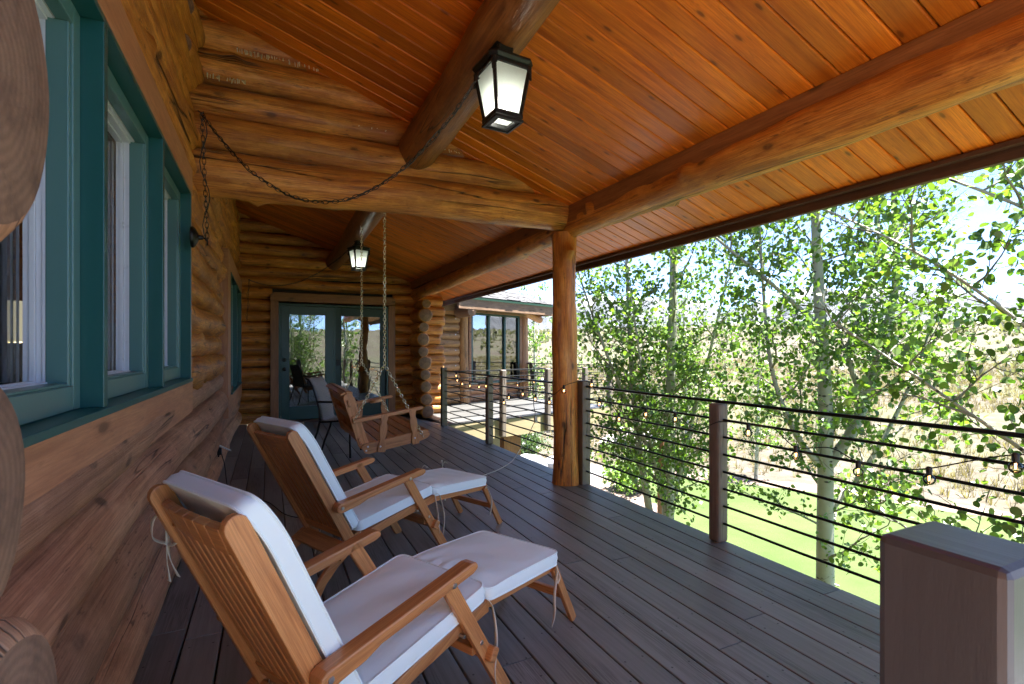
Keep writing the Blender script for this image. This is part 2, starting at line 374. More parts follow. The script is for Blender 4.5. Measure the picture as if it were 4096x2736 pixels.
        for i in range(N if closed else N-1):
            j = (i+1) % N
            for k in range(n):
                k2 = (k+1) % n
                F.append([i*n+k, i*n+k2, j*n+k2, j*n+k])
                a, b = ou+Ls[i], ou+Ls[i+1]
                U.append([(a, ov+per*k), (a, ov+per*(k+1)), (b, ov+per*(k+1)), (b, ov+per*k)])
        mis = [mi]*len(F)
        if cap and not closed:
            for base, rev in ((0, True), ((N-1)*n, False)):
                ids = list(range(base, base+n)); ids = ids[::-1] if rev else ids
                F.append(ids); rr = rs[0] if rev else rs[-1]
                U.append([(rr*math.cos(2*math.pi*k/n), rr*math.sin(2*math.pi*k/n)) for k in range(n)])
                mis.append(mi if capmi is None else capmi)
        s.add(V, F, U, tone, mis); return s
    def log(s, p0, p1, r0, r1, seed=0, n=22, bump_=.03, tone=None, mi=0, capmi=1, step=.12, wob=.012, rnd=True):
        rg = random.Random(seed); p0 = Vector(p0); p1 = Vector(p1); d = p1-p0; L = d.length; d.normalize()
        N = max(3, int(L/step)); u = d.cross(Vector((0, 0, 1)))
        if u.length < 1e-3: u = Vector((1, 0, 0))
        u.normalize(); w_ = d.cross(u)
        ph = [(rg.uniform(0, 6.3), rg.uniform(.6, 5), rg.randint(1, 3)) for _ in range(5)]
        fl = [(rg.uniform(0, 6.3), rg.uniform(4, 16), rg.randint(2, 6)) for _ in range(4)]
        kn = [(rg.uniform(0, L), rg.uniform(0, 6.28), rg.uniform(.008, .022)) for _ in range(int(L*1.6)+1)]
        wx = [(rg.uniform(0, 6.3), rg.uniform(.5, 1.8)) for _ in range(2)]
        ou = rg.uniform(0, 60); ov = rg.uniform(0, 60); V = []; ss = []
        if rnd:
            ss = [0, .006, .02]+list(np.linspace(.05, L-.05, N))+[L-.02, L-.006, L]
        else: ss = list(np.linspace(0, L, N+2))
        nn = len(ss)
        for i, q in enumerate(ss):
            t = q/L; r = r0+(r1-r0)*t; ed = 1
            if rnd: e = min(q, L-q); ed = 1-.16*max(0, 1-e/.035)**2 if e < .035 else 1
            c = p0+d*q+u*(wob*math.sin(wx[0][1]*q+wx[0][0]))+w_*(wob*math.sin(wx[1][1]*q+wx[1][0]))
            for k in range(n):
                a = 2*math.pi*k/n
                f = 1+bump_*(.45*sum(math.sin(p[2]*a+p[1]*q+p[0]) for p in ph)/2+.22*sum(math.sin(p[2]*a+p[1]*q+p[0]) for p in fl)/2)
                for (kq, ka, kh) in kn:
                    dq = q-kq
                    if abs(dq) < .12:
                        da = (a-ka+math.pi) % (2*math.pi)-math.pi
                        f += kh/r*math.exp(-(dq/.045)**2-(da*r/.04)**2)*bump_/.03
                rr = r*f*ed
                V.append(c+(u*math.cos(a)+w_*math.sin(a))*rr)
        F = []; U = []; mis = []; per = 2*math.pi*max(r0, r1)/n
        for i in range(nn-1):
            for k in range(n):
                k2 = (k+1) % n; F.append([i*n+k, i*n+k2, (i+1)*n+k2, (i+1)*n+k])
                a, b = ou+ss[i], ou+ss[i+1]
                U.append([(a, ov+per*k), (a, ov+per*(k+1)), (b, ov+per*(k+1)), (b, ov+per*k)]); mis.append(mi)
        for base, rev, rr in ((0, True, r0), ((nn-1)*n, False, r1)):
            ids = list(range(n)); ids = ids[::-1] if rev else ids
            F.append([base+k for k in ids]); U.append([(rr*math.cos(6.2832*k/n), rr*math.sin(6.2832*k/n)) for k in ids]); mis.append(capmi)
        s.add(V, F, U, rg.random() if tone is None else tone, mis); return s
    def sphere(s, c, r, n=12, sc_=(1, 1, 1), tone=None, mi=0):
        c = Vector(c); V = []; F = []; U = []; m_ = n//2
        for i in range(m_+1):
            for k in range(n):
                th = math.pi*i/m_; a = 2*math.pi*k/n
                V.append(c+Vector((math.sin(th)*math.cos(a)*sc_[0], math.sin(th)*math.sin(a)*sc_[1], math.cos(th)*sc_[2]))*r)
        for i in range(m_):
            for k in range(n):
                k2 = (k+1) % n; F.append([i*n+k, (i+1)*n+k, (i+1)*n+k2, i*n+k2]); U.append([(k/n, i/m_)]*4)
        s.add(V, F, U, tone, mi); return s
    def lathe(s, c, prof, axis=(0, 0, 1), n=16, tone=None, mi=0):
        c = Vector(c); axis = Vector(axis).normalized()
        u = axis.cross(Vector((0, 0, 1)))
        if u.length < 1e-3: u = Vector((1, 0, 0))
        u.normalize(); w_ = axis.cross(u); V = []; F = []; U = []
        for (r, h) in prof:
            for k in range(n):
                a = 2*math.pi*k/n; V.append(c+axis*h+(u*math.cos(a)+w_*math.sin(a))*max(r, 1e-5))
        for i in range(len(prof)-1):
            for k in range(n):
                k2 = (k+1) % n; F.append([i*n+k, i*n+k2, (i+1)*n+k2, (i+1)*n+k]); U.append([(k/n*.1, prof[i][1])]*4)
        s.add(V, F, U, tone, mi); return s
    def quad(s, a, b, c, d, tone=None, mi=0):
        a, b, c, d = map(Vector, (a, b, c, d)); L = (b-a).length; W = (d-a).length; o = random.random()*30
        s.add([a, b, c, d], [[0, 1, 2, 3]], [[(o, o), (o+L, o), (o+L, o+W), (o, o+W)]], tone, mi); return s
    def mesh(s, name, mats):
        me = bpy.data.meshes.new(name); me.from_pydata(s.v, [], s.f)
        uvl = me.uv_layers.new(name='UVMap'); flat = [c for f in s.uv for p in f for c in p]; uvl.data.foreach_set('uv', flat)
        ta = me.attributes.new('tone', 'FLOAT', 'FACE'); ta.data.foreach_set('value', s.t)
        aa = me.attributes.new('across', 'FLOAT', 'CORNER'); aa.data.foreach_set('value', [x for f in s.a for x in f])
        for q in mats: me.materials.append(q)
        me.polygons.foreach_set('material_index', s.m); me.update(); return me
    def build(s, name, mats, parent=None, smooth=False, bevel=0., subsurf=0, label=None):
        if not isinstance(mats, (list, tuple)): mats = [mats]
        me = s.mesh(name, mats)
        o = bpy.data.objects.new(name, me); C.objects.link(o)
        if smooth:
            me.polygons.foreach_set('use_smooth', [True]*len(me.polygons))
            try: me.set_sharp_from_angle(angle=R(50))
            except Exception: pass
        if bevel:
            b = o.modifiers.new('bevel', 'BEVEL'); b.width = bevel; b.segments = 2; b.limit_method = 'ANGLE'; b.angle_limit = R(40)
            b.harden_normals = False
        if parent is not None:
            o.parent = parent
        if label: o['label'] = label
        return o
def thing(name, label, cat, loc=(0, 0, 0), rz=0, group=None):
    o = bpy.data.objects.new(name, None); C.objects.link(o); o.empty_display_size = .1
    o.location = loc; o.rotation_euler = (0, 0, rz); o['label'] = label; o['category'] = cat
    if group: o['group'] = group
    return o
def tag(o, label, cat, group=None, kind=None):
    o['label'] = label; o['category'] = cat
    if group: o['group'] = group
    if kind: o['kind'] = kind
    return o
def struct(o, label, cat, kind='structure'):
    o['kind'] = kind; o['label'] = label; o['category'] = cat; return o
def copy_tree(o, parent=None):
    c = o.copy(); C.objects.link(c)
    if parent is not None: c.parent = parent
    for ch in [q for q in bpy.data.objects if q.parent == o]: copy_tree(ch, c)
    return c
random.seed(7)
# ================================================================== the porch and the log house
zc = lambda x: 3.42-.34*x            # underside of the sloping ceiling
YE, Y0 = 9.57, .20     # unseen roof end cut back to admit sky light; the deck runs on in the open
YD = -4.5                  # far wall, open end behind the camera
house = thing('log_house', 'log house with covered porch, amber plank ceiling and green trimmed windows', 'house')
LOG = [M['log'], M['end']]; LOGL = [M['loglow'], M['end']]
# long left wall: logs along Y, split round the two windows
W1 = (.93, 3.70, 1.04, 2.27)         # opening y0 y1 z0 z1
W2 = (6.85, 9.30, .70, 2.22)
mb = MB(); mlow = MB()
k = 0
for zl, rl in ((.125, .1415), (.395, .1405), (.66, .139)):
    mlow.log((-.565, YD, zl), (-.56, YE, zl+.008), rl, rl-.003, tone=(.9, .35, .65)[int(zl*3.5)], seed=80+int(zl*9), n=40, bump_=.05, step=.07, wob=.014)
z = .90
while z < 3.85:
    r = .112+.008*math.sin(k*2.3)+(.008 if k % 2 else 0)
    segs = [(YD, YE)]
    if z < 3.6:
        if W1[2]-.12 < z < W1[3]+.16:
            segs = [(YD, .55), (3.75, YE)]
        if W2[2]-.1 < z < W2[3]+.12:
            segs = [(a, b) for a, b in segs if b < YE]+[(3.75 if W1[2]-.12 < z < W1[3]+.16 else YD, 6.42+.04*math.sin(k*1.7))]
    for (a, b) in segs:
        tgt = mlow if z < 1.0 else mb
        tgt.log((-.552, a, z), (-.552, b, z+.01), r, r-.004, seed=100+k*3+int(a*2), n=26, bump_=.075, step=.07)
    z += .197; k += 1
mlow.build('log_wall', LOGL, house, True, label='weathered lower courses of the long log wall')
mb.build('log_wall', LOG, house, True)
# far wall, logs along X, openings for the sliding door
DX0, DX1, DZ = .02, 2.16, 2.26       # outside of the casing
mb = MB(); k = 0; z = .10
while z < 3.75:
    r = .102+.005*math.sin(k*1.9)
    xe = min(3.06+.12*abs(math.sin(k*.7+1.2)) if z < 2.3 else 3.3, (3.40-z)/.34+.35)
    if z > 2.35: xe = min((3.42-z)/.34+.34, 2.62)
    segs = [(-.6, xe)]
    if z < DZ+.02: segs = [(-.6, DX0+.03), (DX1-.03, xe)]
    for a, b in segs:
        if b-a > .1: mb.log((a, YE+.11, z), (b, YE+.11, z), r, r*.97, seed=300+k*3+int(a*2), n=24, bump_=.07, step=.08)
    z += .194; k += 1
mb.build('end_wall', LOG, house, True)
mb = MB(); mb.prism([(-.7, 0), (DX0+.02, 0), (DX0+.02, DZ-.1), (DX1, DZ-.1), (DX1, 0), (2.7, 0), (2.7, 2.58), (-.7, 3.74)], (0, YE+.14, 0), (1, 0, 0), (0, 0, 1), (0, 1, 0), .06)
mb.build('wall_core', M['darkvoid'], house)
# stack of round log ends at the far corner
for (x, zz, r) in [(2.614, 2.133, .093), (2.587, 1.898, .138), (2.574, 1.673, .101), (2.555, 1.451, .127), (2.566, 1.239, .106), (2.574, 1.033, .132), (2.582, .80, .103), (2.595, .582, .113), (2.606, .357, .119), (2.628, .125, .125)]:
    MB().log((x, 9.0, zz), (x, YE+.6, zz), r, r*.96, seed=int(zz*90), n=26, bump_=.05).build('log_end', LOG, house, True)
# nearest log ends of the crossing wall at the left
for (y, zz, r, xe) in [(.70, 1.56, .212, -.262), (.675, 1.09, .158, -.268), (.735, .765, .178, -.258), (.69, .43, .165, -.29), (.70, .12, .16, -.29), (.70, 1.97, .19, -.29), (.69, 2.34, .18, -.29), (.7, 2.72, .19, -.29), (.7, 3.08, .17, -.29), (.7, 3.4, .16, -.29)]:
    MB().log((-1.4, y, zz), (xe, y, zz), r*.97, r, seed=int(zz*70)+7, n=40, bump_=.06, step=.04).build('log_end', [M['loglow'], M['end']], house, True)
# cross wall (gable infill) over the porch at Y=4
def crosslog(z0, r, x1, z1=None, s=0):
    return MB().log((-.55, 4.04, z0), (x1, 4.04, z1 if z1 else z0), r, r*.95, seed=s, n=32, bump_=.065, step=.06)
crosslog(2.49, .158, 2.50, 2.53, 501).build('lintel_log', LOG, house, True)
mb = MB()
for (z0, r, s) in [(2.765, .128, 502), (2.995, .116, 503), (3.215, .116, 504), (3.43, .112, 505), (3.63, .108, 506)]:
    mb.log((-.55, 4.04, z0), (min(2.6, (3.42-z0)/.34+.38), 4.04, z0+.02), r, r*.9, seed=s, n=28, bump_=.045, step=.07)
mb.build('cross_wall', LOG, house, True)
for (z0, dx) in ((3.36, .02), (3.12, .0)):
    MB().log((-.50, 4.0, z0), (-.50, 3.60+dx, z0), .10, .09, seed=int(z0*40), n=22, bump_=.06).build('log_end', LOG, house, True)
# white sealant drips above the joints
mb = MB(); rg = random.Random(5)
for (x0, x1, zz, n_, L) in [(-.20, .33, 3.335, 46, .045), (-.38, -.12, 3.12, 22, .05), (1.25, 1.42, 2.905, 12, .03), (.55, 1.2, 2.96, 8, .015)]:
    for i in range(n_):
        x = rg.uniform(x0, x1); l = rg.uniform(.25, 1)*L; yy = 3.915+rg.uniform(-.006, .006)
        mb.bar((x, yy+.015, zz+rg.uniform(-.006, .006)), (x+rg.uniform(-.004, .004), yy-.006, zz-l), .004+.003*rg.random(), .004)
mb.build('sealant_drips', plain('old_sealant', (.75, .7, .5), .6), house)['kind'] = 'stuff'
# ceiling planks run down the slope, one mesh; above them the roof deck
mb = MB(); y = Y0+.1; i = 0; rg = random.Random(3)
nx, nz = Vector((1, 0, -.34)).normalized(), Vector((.34, 0, 1)).normalized()
while y < YE+1.6:
    xa, xb = -1.0, 3.335
    t = rg.random()
    a = Vector((xa, y+.0645, zc(xa)))+nz*.011; b = Vector((xb, y+.0645, zc(xb)))+nz*.011
    mb.bar(a, b, .1240, .022, nz, t); y += .1305; i += 1
mb.build('porch_ceiling', M['ceil'], house, bevel=.007)
mb = MB(); a = Vector((-3.5, 4.5, zc(-3.5)))+nz*.10; b = Vector((3.40, 4.5, zc(3.40)))+nz*.10
mb.bar(a+Vector((0,.78,0)), b+Vector((0,.78,0)), YE+1.6-Y0-.1, .10, nz); mb.build('roof', M['fascia'], house)
mb = MB(); mb.box((3.34, Y0, 2.205), (3.382, YE+1.6, 2.40)); mb.box((3.382, Y0-.3, 2.285), (3.41, YE+1.6, 2.44)); mb.box((3.29, Y0-.28, zc(3.3)-.035), (3.339, YE+1.6, zc(3.3)-.008))
mb.build('fascia', M['fascia'], house, bevel=.003)
mb = MB(); mb.box((3.411, Y0-.32, 2.33), (3.53, YE+1.6, 2.345)); mb.box((3.52, Y0-.32, 2.345), (3.53, YE+1.6, 2.43)); mb.build('gutter', M['fascia'], house)
mb = MB(); mb.bar((-.9, Y0+.06, zc(-.9)+.06), (3.40, Y0+.06, zc(3.40)+.06), .04, .24); mb.build('gable_fascia', M['fascia'], house, bevel=.003)
# purlin and eave beams
MB().log((1.06, Y0-.2, 2.975), (1.06, 3.97, 2.845), .125, .15, seed=41, n=36, bump_=.08, wob=.004).build('log_beam', [M['logdark'], M['end']], house, True)
MB().log((1.06, 4.12, 2.86), (1.06, YE+.1, 2.85), .14, .14, seed=42, n=26, bump_=.04).build('log_beam', [M['logdark'], M['end']], house, True)
MB().log((2.585, Y0-.3, 2.395), (2.575, 4.18, 2.435), .142, .110, seed=43, n=44, bump_=.10, step=.05, wob=.006).build('log_beam', LOG, house, True)
MB().log((2.57, 4.06, 2.415), (2.57, YE+.1, 2.34), .105, .11, seed=44, n=30, bump_=.09, wob=.006).build('log_beam', LOG, house, True)
mb = MB(); mb.bar((2.50, Y0-.3, 2.50), (2.49, YE, 2.515), .06, .15); mb.build('nailer_board', M['trimo'], house, bevel=.004)
mb = MB(); mb.bar((1.145, Y0, 2.995), (1.165, 3.9, 2.91), .03, .13); mb.build('nailer_board', M['logdark'], house, bevel=.004)
# log post
def logpost():
    mb = MB(); mb.log((2.50, 4.04, 0), (2.52, 4.04, 2.36), .122, .110, seed=66, n=40, bump_=.15, step=.04, wob=.016, rnd=False)
    return mb
logpost().build('log_post', LOG, house, True)
MB().log((2.50, 4.04, -2.6), (2.50, 4.04, -.04), .12, .12, seed=67, rnd=False).build('log_post', LOG, house, True)
# ---- windows of the long wall
def wall_window(y0, y1, z0, z1, n, X=-.445, trim=(.13, .25, .18), name_lbl=None):
    wroot = MB()
    tl, tb, tt = trim[0], trim[1], trim[2]
    wroot.box((X-.13, y0-tl, z0-tb), (X, y1+tl, z0))                 # bottom board
    wroot.box((X-.13, y0-tl, z1), (X, y1+tl, z1+tt))
    wroot.box((X-.13, y1, z0+.002), (X-.003, y1+tl, z1-.002)); wroot.box((X-.13, y0-tl, z0+.002), (X-.003, y0, z1-.002))
    wn_ = wroot.build('window', M['trim'], house, bevel=.004, label=name_lbl)
    # green jamb liner
    j = MB(); X1 = X+.006; X0 = X-.088
    j.box((X0, y0, z0), (X1, y0+.022, z1)); j.box((X0, y1-.022, z0), (X1, y1, z1))
    j.box((X0, y0+.022, z1-.022), (X1, y1-.022, z1)); j.box((X0, y0+.022, z0), (X1+.012, y1-.022, z0+.022))
    pw = (y1-y0)/n
    for i in range(1, n):
        yy = y0+pw*i; j.box((X0, yy-.018, z0+.022), (X1, yy+.018, z1-.022))
    j.build('frame', M['green'], wn_, bevel=.0025)
    for i in range(n):
        a = y0+pw*i+.022; b = y0+pw*(i+1)-.022; c0 = z0+.024; c1 = z1-.024
        s = MB(); xs0, xs1 = X-.085, X-.048; st = .055
        s.box((xs0, a, c0), (xs1, a+st, c1)); s.box((xs0, b-st, c0), (xs1, b, c1))
        s.box((xs0, a+st, c0), (xs1, b-st, c0+st+.012)); s.box((xs0, a+st, c1-st), (xs1, b-st, c1))
        # stepped inner bead
        for (q0, q1, xx) in ((a+st, a+st+.012, X-.055), (b-st-.012, b-st, X-.055)):
            s.box((xs0-.02, q0, c0+st), (xx, q1, c1-st))
        s.box((xs0-.02, a+st+.012, c0+st+.012), (X-.055, b-st-.012, c0+st+.02))
        s.build('sash', M['green_lit'], wn_, bevel=.003)
        tk_ = MB()
        for q in range(5):
            xa = X-.087-.013*q; dy = .003+.005*(q % 2)+.002*q
            tk_.box((xa-.0125, b-st-dy, c0+st+.012), (xa, b-.01, c1-st-.002)); tk_.box((xa-.0125, a+.01, c0+st+.012), (xa, a+st+dy, c1-st-.002))
            tk_.box((xa-.0125, a+st+dy, c0+.02), (xa, b-st-dy, c0+st+.014+dy)); tk_.box((xa-.0125, a+st+dy, c1-st-dy), (xa, b-st-dy, c1-.02))
        tk_.build('track', M['track'], wn_, bevel=.001)
        g = MB(); g.box((X-.160, a+st+.004, c0+st+.004), (X-.154, b-st-.004, c1-st+.004)); g.build('pane', M['glass'], wn_)
    return wn_
wall_window(.955, 3.655, 1.062, 2.235, 3, -.440, (.11, .20, .17))
wall_window(6.90, 9.25, .72, 2.20, 2, -.415, (.38, .24, .22))
# rooms behind the glass
mb = MB()
mb.box((-4.5, .6, -.02), (-.72, 9.4, 0)); mb.box((-4.5, .6, 2.9), (-.72, 9.4, 2.92)); mb.box((-4.5, .6, 0), (-4.48, 9.4, .9)); mb.box((-4.5, .6, 2.3), (-4.48, 9.4, 2.9)); mb.box((-4.5, .6, .9), (-4.48, 1.4, 2.3)); mb.box((-4.5, 3.6, .9), (-4.48, 6.4, 2.3)); mb.box((-4.5, 8.6, .9), (-4.48, 9.4, 2.3)); mb.box((-4.5, .58, 0), (-.72, .6, 2.9)); mb.box((-4.5, 9.4, 0), (-.72, 9.42, 2.9))
mb.build('inner_room', M['room'], house)  # openings in the unseen back wall added to let daylight into the room
mb = MB()
for i in range(12): mb.log((-4.3, 6.0, .12+i*.24), (-.75, 6.0, .12+i*.24), .13, .13, seed=i, n=14, step=.3)
mb.build('inner_log_wall', LOG, house, True)
mb = MB(); mb.box((-2.55, 5.6, .0), (-1.05, 5.86, 1.5)); mb.build('stone_fireplace', plain('stacked_stone', (.30, .27, .23), .8, 0, .5, 9, .6), house, bevel=.02)
def curtain(y0, y1, z0, z1, x=-.66, nf=7):
    mb = MB(); N = 60; V = []; F = []; U = []
    for i in range(N+1):
        t = i/N; y = y0+(y1-y0)*t; xx = x+.022*math.sin(t*nf*6.283)+.008*math.sin(t*17)
        V += [(xx, y, z0), (xx+.004*math.sin(i), y, z1)]
        if i: F.append([2*i-2, 2*i, 2*i+1, 2*i-1]); U.append([(0, 0)]*4)
    mb.add(V, F, U); o = mb.build('curtain', M['curtain'], None, True); o.modifiers.new('thick', 'SOLIDIFY').thickness = .004
    return o
for (a, b, l) in ((1.46, 1.80, 'pale linen curtain behind the nearest window pane of the long wall'), (2.40, 2.66, 'pale linen curtain gathered behind the middle window pane'), (3.28, 3.56, 'pale linen curtain gathered behind the far pane of the triple window')):
    tag(curtain(a, b, .5, 2.2), l, 'curtain', 'curtains hung inside the triple window')
tag(curtain(6.98, 8.2, .4, 2.15, -.62, 12), 'long pale curtain behind the small window near the end wall', 'curtain')
t = thing('table_lamp', 'cream shaded table lamp seen through the middle window pane', 'lamp', (-1.35, 3.95, .75))
MB().lathe((0, 0, 0), [(.07, 0), (.08, .03), (.02, .06), (.05, .2), (.015, .36)], n=16).build('base', M['black'], t, True)
MB().lathe((0, 0, .55), [(.10, .24), (.15, 0)], n=20).build('lamp_shade', M['shade'], t, True)
ld = bpy.data.lights.new('lamp', 'POINT'); ld.energy = 2; ld.color = (1, .85, .65); ld.shadow_soft_size = .08
lo = bpy.data.objects.new('lamp_light', ld); C.objects.link(lo); lo.parent = t; lo.location = (0, 0, .66)
t = thing('side_table', 'small dark side table inside the room under the lamp', 'table', (-1.35, 3.95, 0))
MB().box((-.25, -.25, .72), (.25, .25, .75)).build('tabletop', M['fascia'], t, bevel=.004)
for sx in (-.2, .2):
    for sy in (-.2, .2): MB().box((sx-.02, sy-.02, 0), (sx+.02, sy+.02, .72)).build('leg', M['fascia'], t)
t = thing('armchair', 'dark upholstered armchair inside, low behind the nearest window pane', 'armchair', (-1.35, 1.75, 0), R(200))
MB().box((-.4, -.4, .12), (.4, .4, .45)).build('seat', M['sofa'], t, bevel=.05)
MB().box((-.4, .25, .45), (.4, .45, 1.12)).build('backrest', M['sofa'], t, bevel=.06)
for sx in (-.4, .3): MB().box((sx, -.4, .45), (sx+.1, .25, .66)).build('armrest', M['sofa'], t, bevel=.03)

# ---- sliding door in the far wall
D = MB(); Yd = YE-.012
D.box((.016, Yd-.03, 0), (.145, YE+.11, DZ-.155)); D.box((2.03, Yd-.03, 0), (2.16, YE+.11, DZ-.155))
D.prism([(.016, 0), (2.16, 0), (2.16, .12), (2.10, .155), (.07, .155), (.016, .11)], (0, YE+.034, DZ-.153), (1, 0, 0), (0, 0, 1), (0, 1, 0), .152)
door = D.build('patio_door', M['trimo'], house, bevel=.006)
j = MB(); j.box((.147, YE-.03, .02), (.18, YE+.1, 2.075)); j.box((1.995, YE-.03, .02), (2.028, YE+.1, 2.075)); j.box((.18, YE-.03, 2.04), (1.995, YE+.1, 2.075))
j.box((1.04, YE-.01, .04), (1.085, YE+.1, 2.04)); j.build('frame', M['greend'], door, bevel=.003)
MB().box((.12, YE-.10, 0), (2.05, YE+.1, .03)).build('sill', M['fascia'], door, bevel=.004)
def leaf(x0, x1, y, z0, z1, st, bt, mat):
    l = MB(); l.box((x0, y, z0), (x0+st, y+.04, z1)); l.box((x1-st, y, z0), (x1, y+.04, z1)); l.box((x0+st, y, z0), (x1-st, y+.04, z0+bt)); l.box((x0+st, y, z1-.15), (x1-st, y+.04, z1))
    lf = l.build('door_leaf', mat, door, bevel=.004)
    b = MB(); b.box((x0+st-.012, y-.012, z0+bt-.014), (x1-st+.012, y, z0+bt)); b.box((x0+st-.012, y-.012, z1-.15), (x1-st+.012, y, z1-.138)); b.box((x0+st-.012, y-.012, z0+bt), (x0+st, y, z1-.15)); b.box((x1-st, y-.012, z0+bt), (x1-st+.012, y, z1-.15))
    b.build('glazing_bead', mat, lf)
    MB().box((x0+st, y+.018, z0+bt), (x1-st, y+.024, z1-.15)).build('pane', M['doorglass'], lf)
    return lf
lf = leaf(.182, 1.04, YE-.02, .04, 2.035, .135, .235, M['greend'])
MB().lathe((.235, YE-.02, 1.09), [(.034, 0), (.034, .006), (.026, .014), (.022, .04), (.0, .042)], (0, -1, 0), 20).build('deadbolt', M['black'], lf, True)
MB().lathe((.235, YE-.02, .93), [(.034, 0), (.034, .006), (.02, .012), (.014, .035), (.03, .045), (.033, .06), (.02, .075), (0, .077)], (0, -1, 0), 20).build('door_knob', M['black'], lf, True)
lf = leaf(1.088, 1.99, YE+.03, .04, 2.035, .10, .235, plain('screen_green', (.012, .045, .04), .5))
MB().box((1.10, YE+.008, .98), (1.165, YE+.03, 1.09)).build('latch', M['black'], lf, bevel=.004)
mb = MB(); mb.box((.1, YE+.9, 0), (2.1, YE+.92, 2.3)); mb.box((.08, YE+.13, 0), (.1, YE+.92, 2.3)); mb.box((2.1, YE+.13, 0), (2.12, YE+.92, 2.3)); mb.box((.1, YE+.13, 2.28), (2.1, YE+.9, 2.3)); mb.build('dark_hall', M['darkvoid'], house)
# lower storey under the porch
mb = MB(); mb.box((-.5, YD, -2.7), (-.4, YE+.3, -.25)); mb.box((-.4, YE+.2, -2.7), (2.62, YE+.3, -.25)); mb.build('lower_wall', M['wall'], house)

# ================================================================== deck
mb = MB(); x = 2.70; rg = random.Random(9); i = 0
while x > -.50:
    cuts = [YD]; yy = YD+rg.uniform(1.2, 4.6)
    while yy < YE-.3: cuts.append(yy); yy += rg.uniform(2.4, 4.9)
    cuts.append(YE+.02)
    for a, b in zip(cuts, cuts[1:]): mb.bar((x-.0695, a+.002, -.0125), (x-.0695, b-.0015, -.0125), .1365, .025, tone=rg.random())
    x -= .1445; i += 1
deck = mb.build('deck_floor', M['deck'], bevel=.0035); struct(deck, 'dark grey painted plank deck of the porch', 'deck')
mb = MB(); mb.box((-.60, YD+.01, -.30), (2.67, YE, -.06)); o = mb.build('deck_joists', M['fascia']); o.parent = deck
mb = MB(); mb.box((2.665, YD, -.30), (2.685, YE-1.5, -.028)); o = mb.build('rim_board', M['tan']); o.parent = deck
# wing deck
A15 = R(15); e = Vector((math.cos(A15), math.sin(A15), 0)); nn_ = Vector((-math.sin(A15), math.cos(A15), 0)); Wd = Vector((2.71, 8.06, 0))
P = lambda s, d, z=0: Wd+e*s+nn_*d+Vector((0, 0, z))
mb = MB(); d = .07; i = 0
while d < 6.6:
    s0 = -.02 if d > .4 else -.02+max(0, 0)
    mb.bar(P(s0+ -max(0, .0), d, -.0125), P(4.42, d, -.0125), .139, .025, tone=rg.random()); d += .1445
wdeck = mb.build('terrace_floor', M['deck_shaded'], bevel=.003); struct(wdeck, 'plank terrace deck in front of the far wing', 'deck')
mb = MB(); mb.bar(P(0, .02, -.185), P(4.42, .02, -.185), .04, .32); mb.bar(P(4.40, .04, -.185), P(4.40, 6.6, -.185), .04, .32); o = mb.build('rim_board', M['tan']); o.parent = wdeck
mb = MB(); mb.bar(P(.05, 3.4, -.2), P(4.36, 3.4, -.2), 6.4, .28); o = mb.build('deck_joists', M['fascia']); o.parent = wdeck
# storey below the terrace
t = thing('lower_storey', 'pale green lower storey wall and timber columns under the far terrace', 'building', (0, 0, 0))
mb = MB(); mb.bar(P(.3, .9, -1.5), P(2.0, .9, -1.5), .1, 2.4, tone=.5); mb.build('wall', M['wall'], t)
f = MB(); f.bar(P(1.02, .82, -1.35), P(1.07, .82, -1.35), .05, 1.7); f.bar(P(1.42, .82, -1.35), P(1.47, .82, -1.35), .05, 1.7); f.bar(P(1.02, .82, -.53), P(1.47, .82, -.53), .05, .06)
f = f.build('window', M['green'], t, bevel=.003); MB().bar(P(1.07, .825, -1.35), P(1.42, .825, -1.35), .006, 1.7).build('pane', M['glass'], f)
for s0 in (1.64, 1.78, 1.92): MB().bar(P(s0, .45, -2.7), P(s0, .45, -.35), .135, .16, up=e).build('column', M['trimo'], t, bevel=.006)

# ================================================================== railings
BARZ = [.916, .80, .69, .577, .464, .352, .24, .127]
def post(parent, x, y, top, w_=.09, rz=0, z0=0., rounded=False, mat=None):
    c, s = math.cos(rz), math.sin(rz); mb = MB()
    mb.bar((x, y, z0), (x, y, top), w_, w_, up=(c, s, 0))
    return mb.build('post', mat or M['deckpost'], parent, bevel=.018 if rounded else .006)
def bars(parent, a, b, zs, top_r=.011, r=.0082):
    for i, z_ in enumerate(zs):
        a_ = Vector((a[0], a[1], z_)); b_ = Vector((b[0], b[1], z_)); n_ = max(2, int((b_-a_).length/.4))
        pts = [a_.lerp(b_, q/n_)+Vector((0, 0, .002*math.sin(q*2.1+i))) for q in range(n_+1)]
        MB().tube(pts, top_r if i == 0 else r, 8).build('bar', M['rail'], parent, True)
XP = 2.655
r1 = thing('deck_railing', 'near railing of black horizontal bars between brown posts, right of the log post', 'railing', (0, 0, 0))
post(r1, XP, 3.925, .972); post(r1, XP, 2.365, .905, rounded=True); post(r1, XP, .55, .905, rounded=True); post(r1, XP, -1.3, .905, rounded=True); post(r1, XP, -4.4, .972)
bars(r1, (XP, 3.88), (XP, -4.4), BARZ)
r2 = thing('deck_railing', 'railing of black bars between the log post and the corner of the log wall', 'railing', (0, 0, 0))
post(r2, XP-.0, 6.165, .905, rounded=True); post(r2, 2.62, 8.0, .972)
bars(r2, (XP, 4.13), (2.64, 7.96), BARZ)
r3 = thing('terrace_railing', 'railing with pale bars along the front edge of the far terrace', 'railing', (0, 0, 0))
for s0, tp in ((1.17, .90), (2.33, .90), (3.45, .90)):
    q = P(s0, -.045); post(r3, q.x, q.y, tp, .10, A15, -.33, True)
q = P(4.40, .05); post(r3, q.x, q.y, .96, .10, A15, -.33)
bars(r3, P(.02, -.045), P(4.40, -.0), [z_-.02 for z_ in BARZ], .011, .0085)
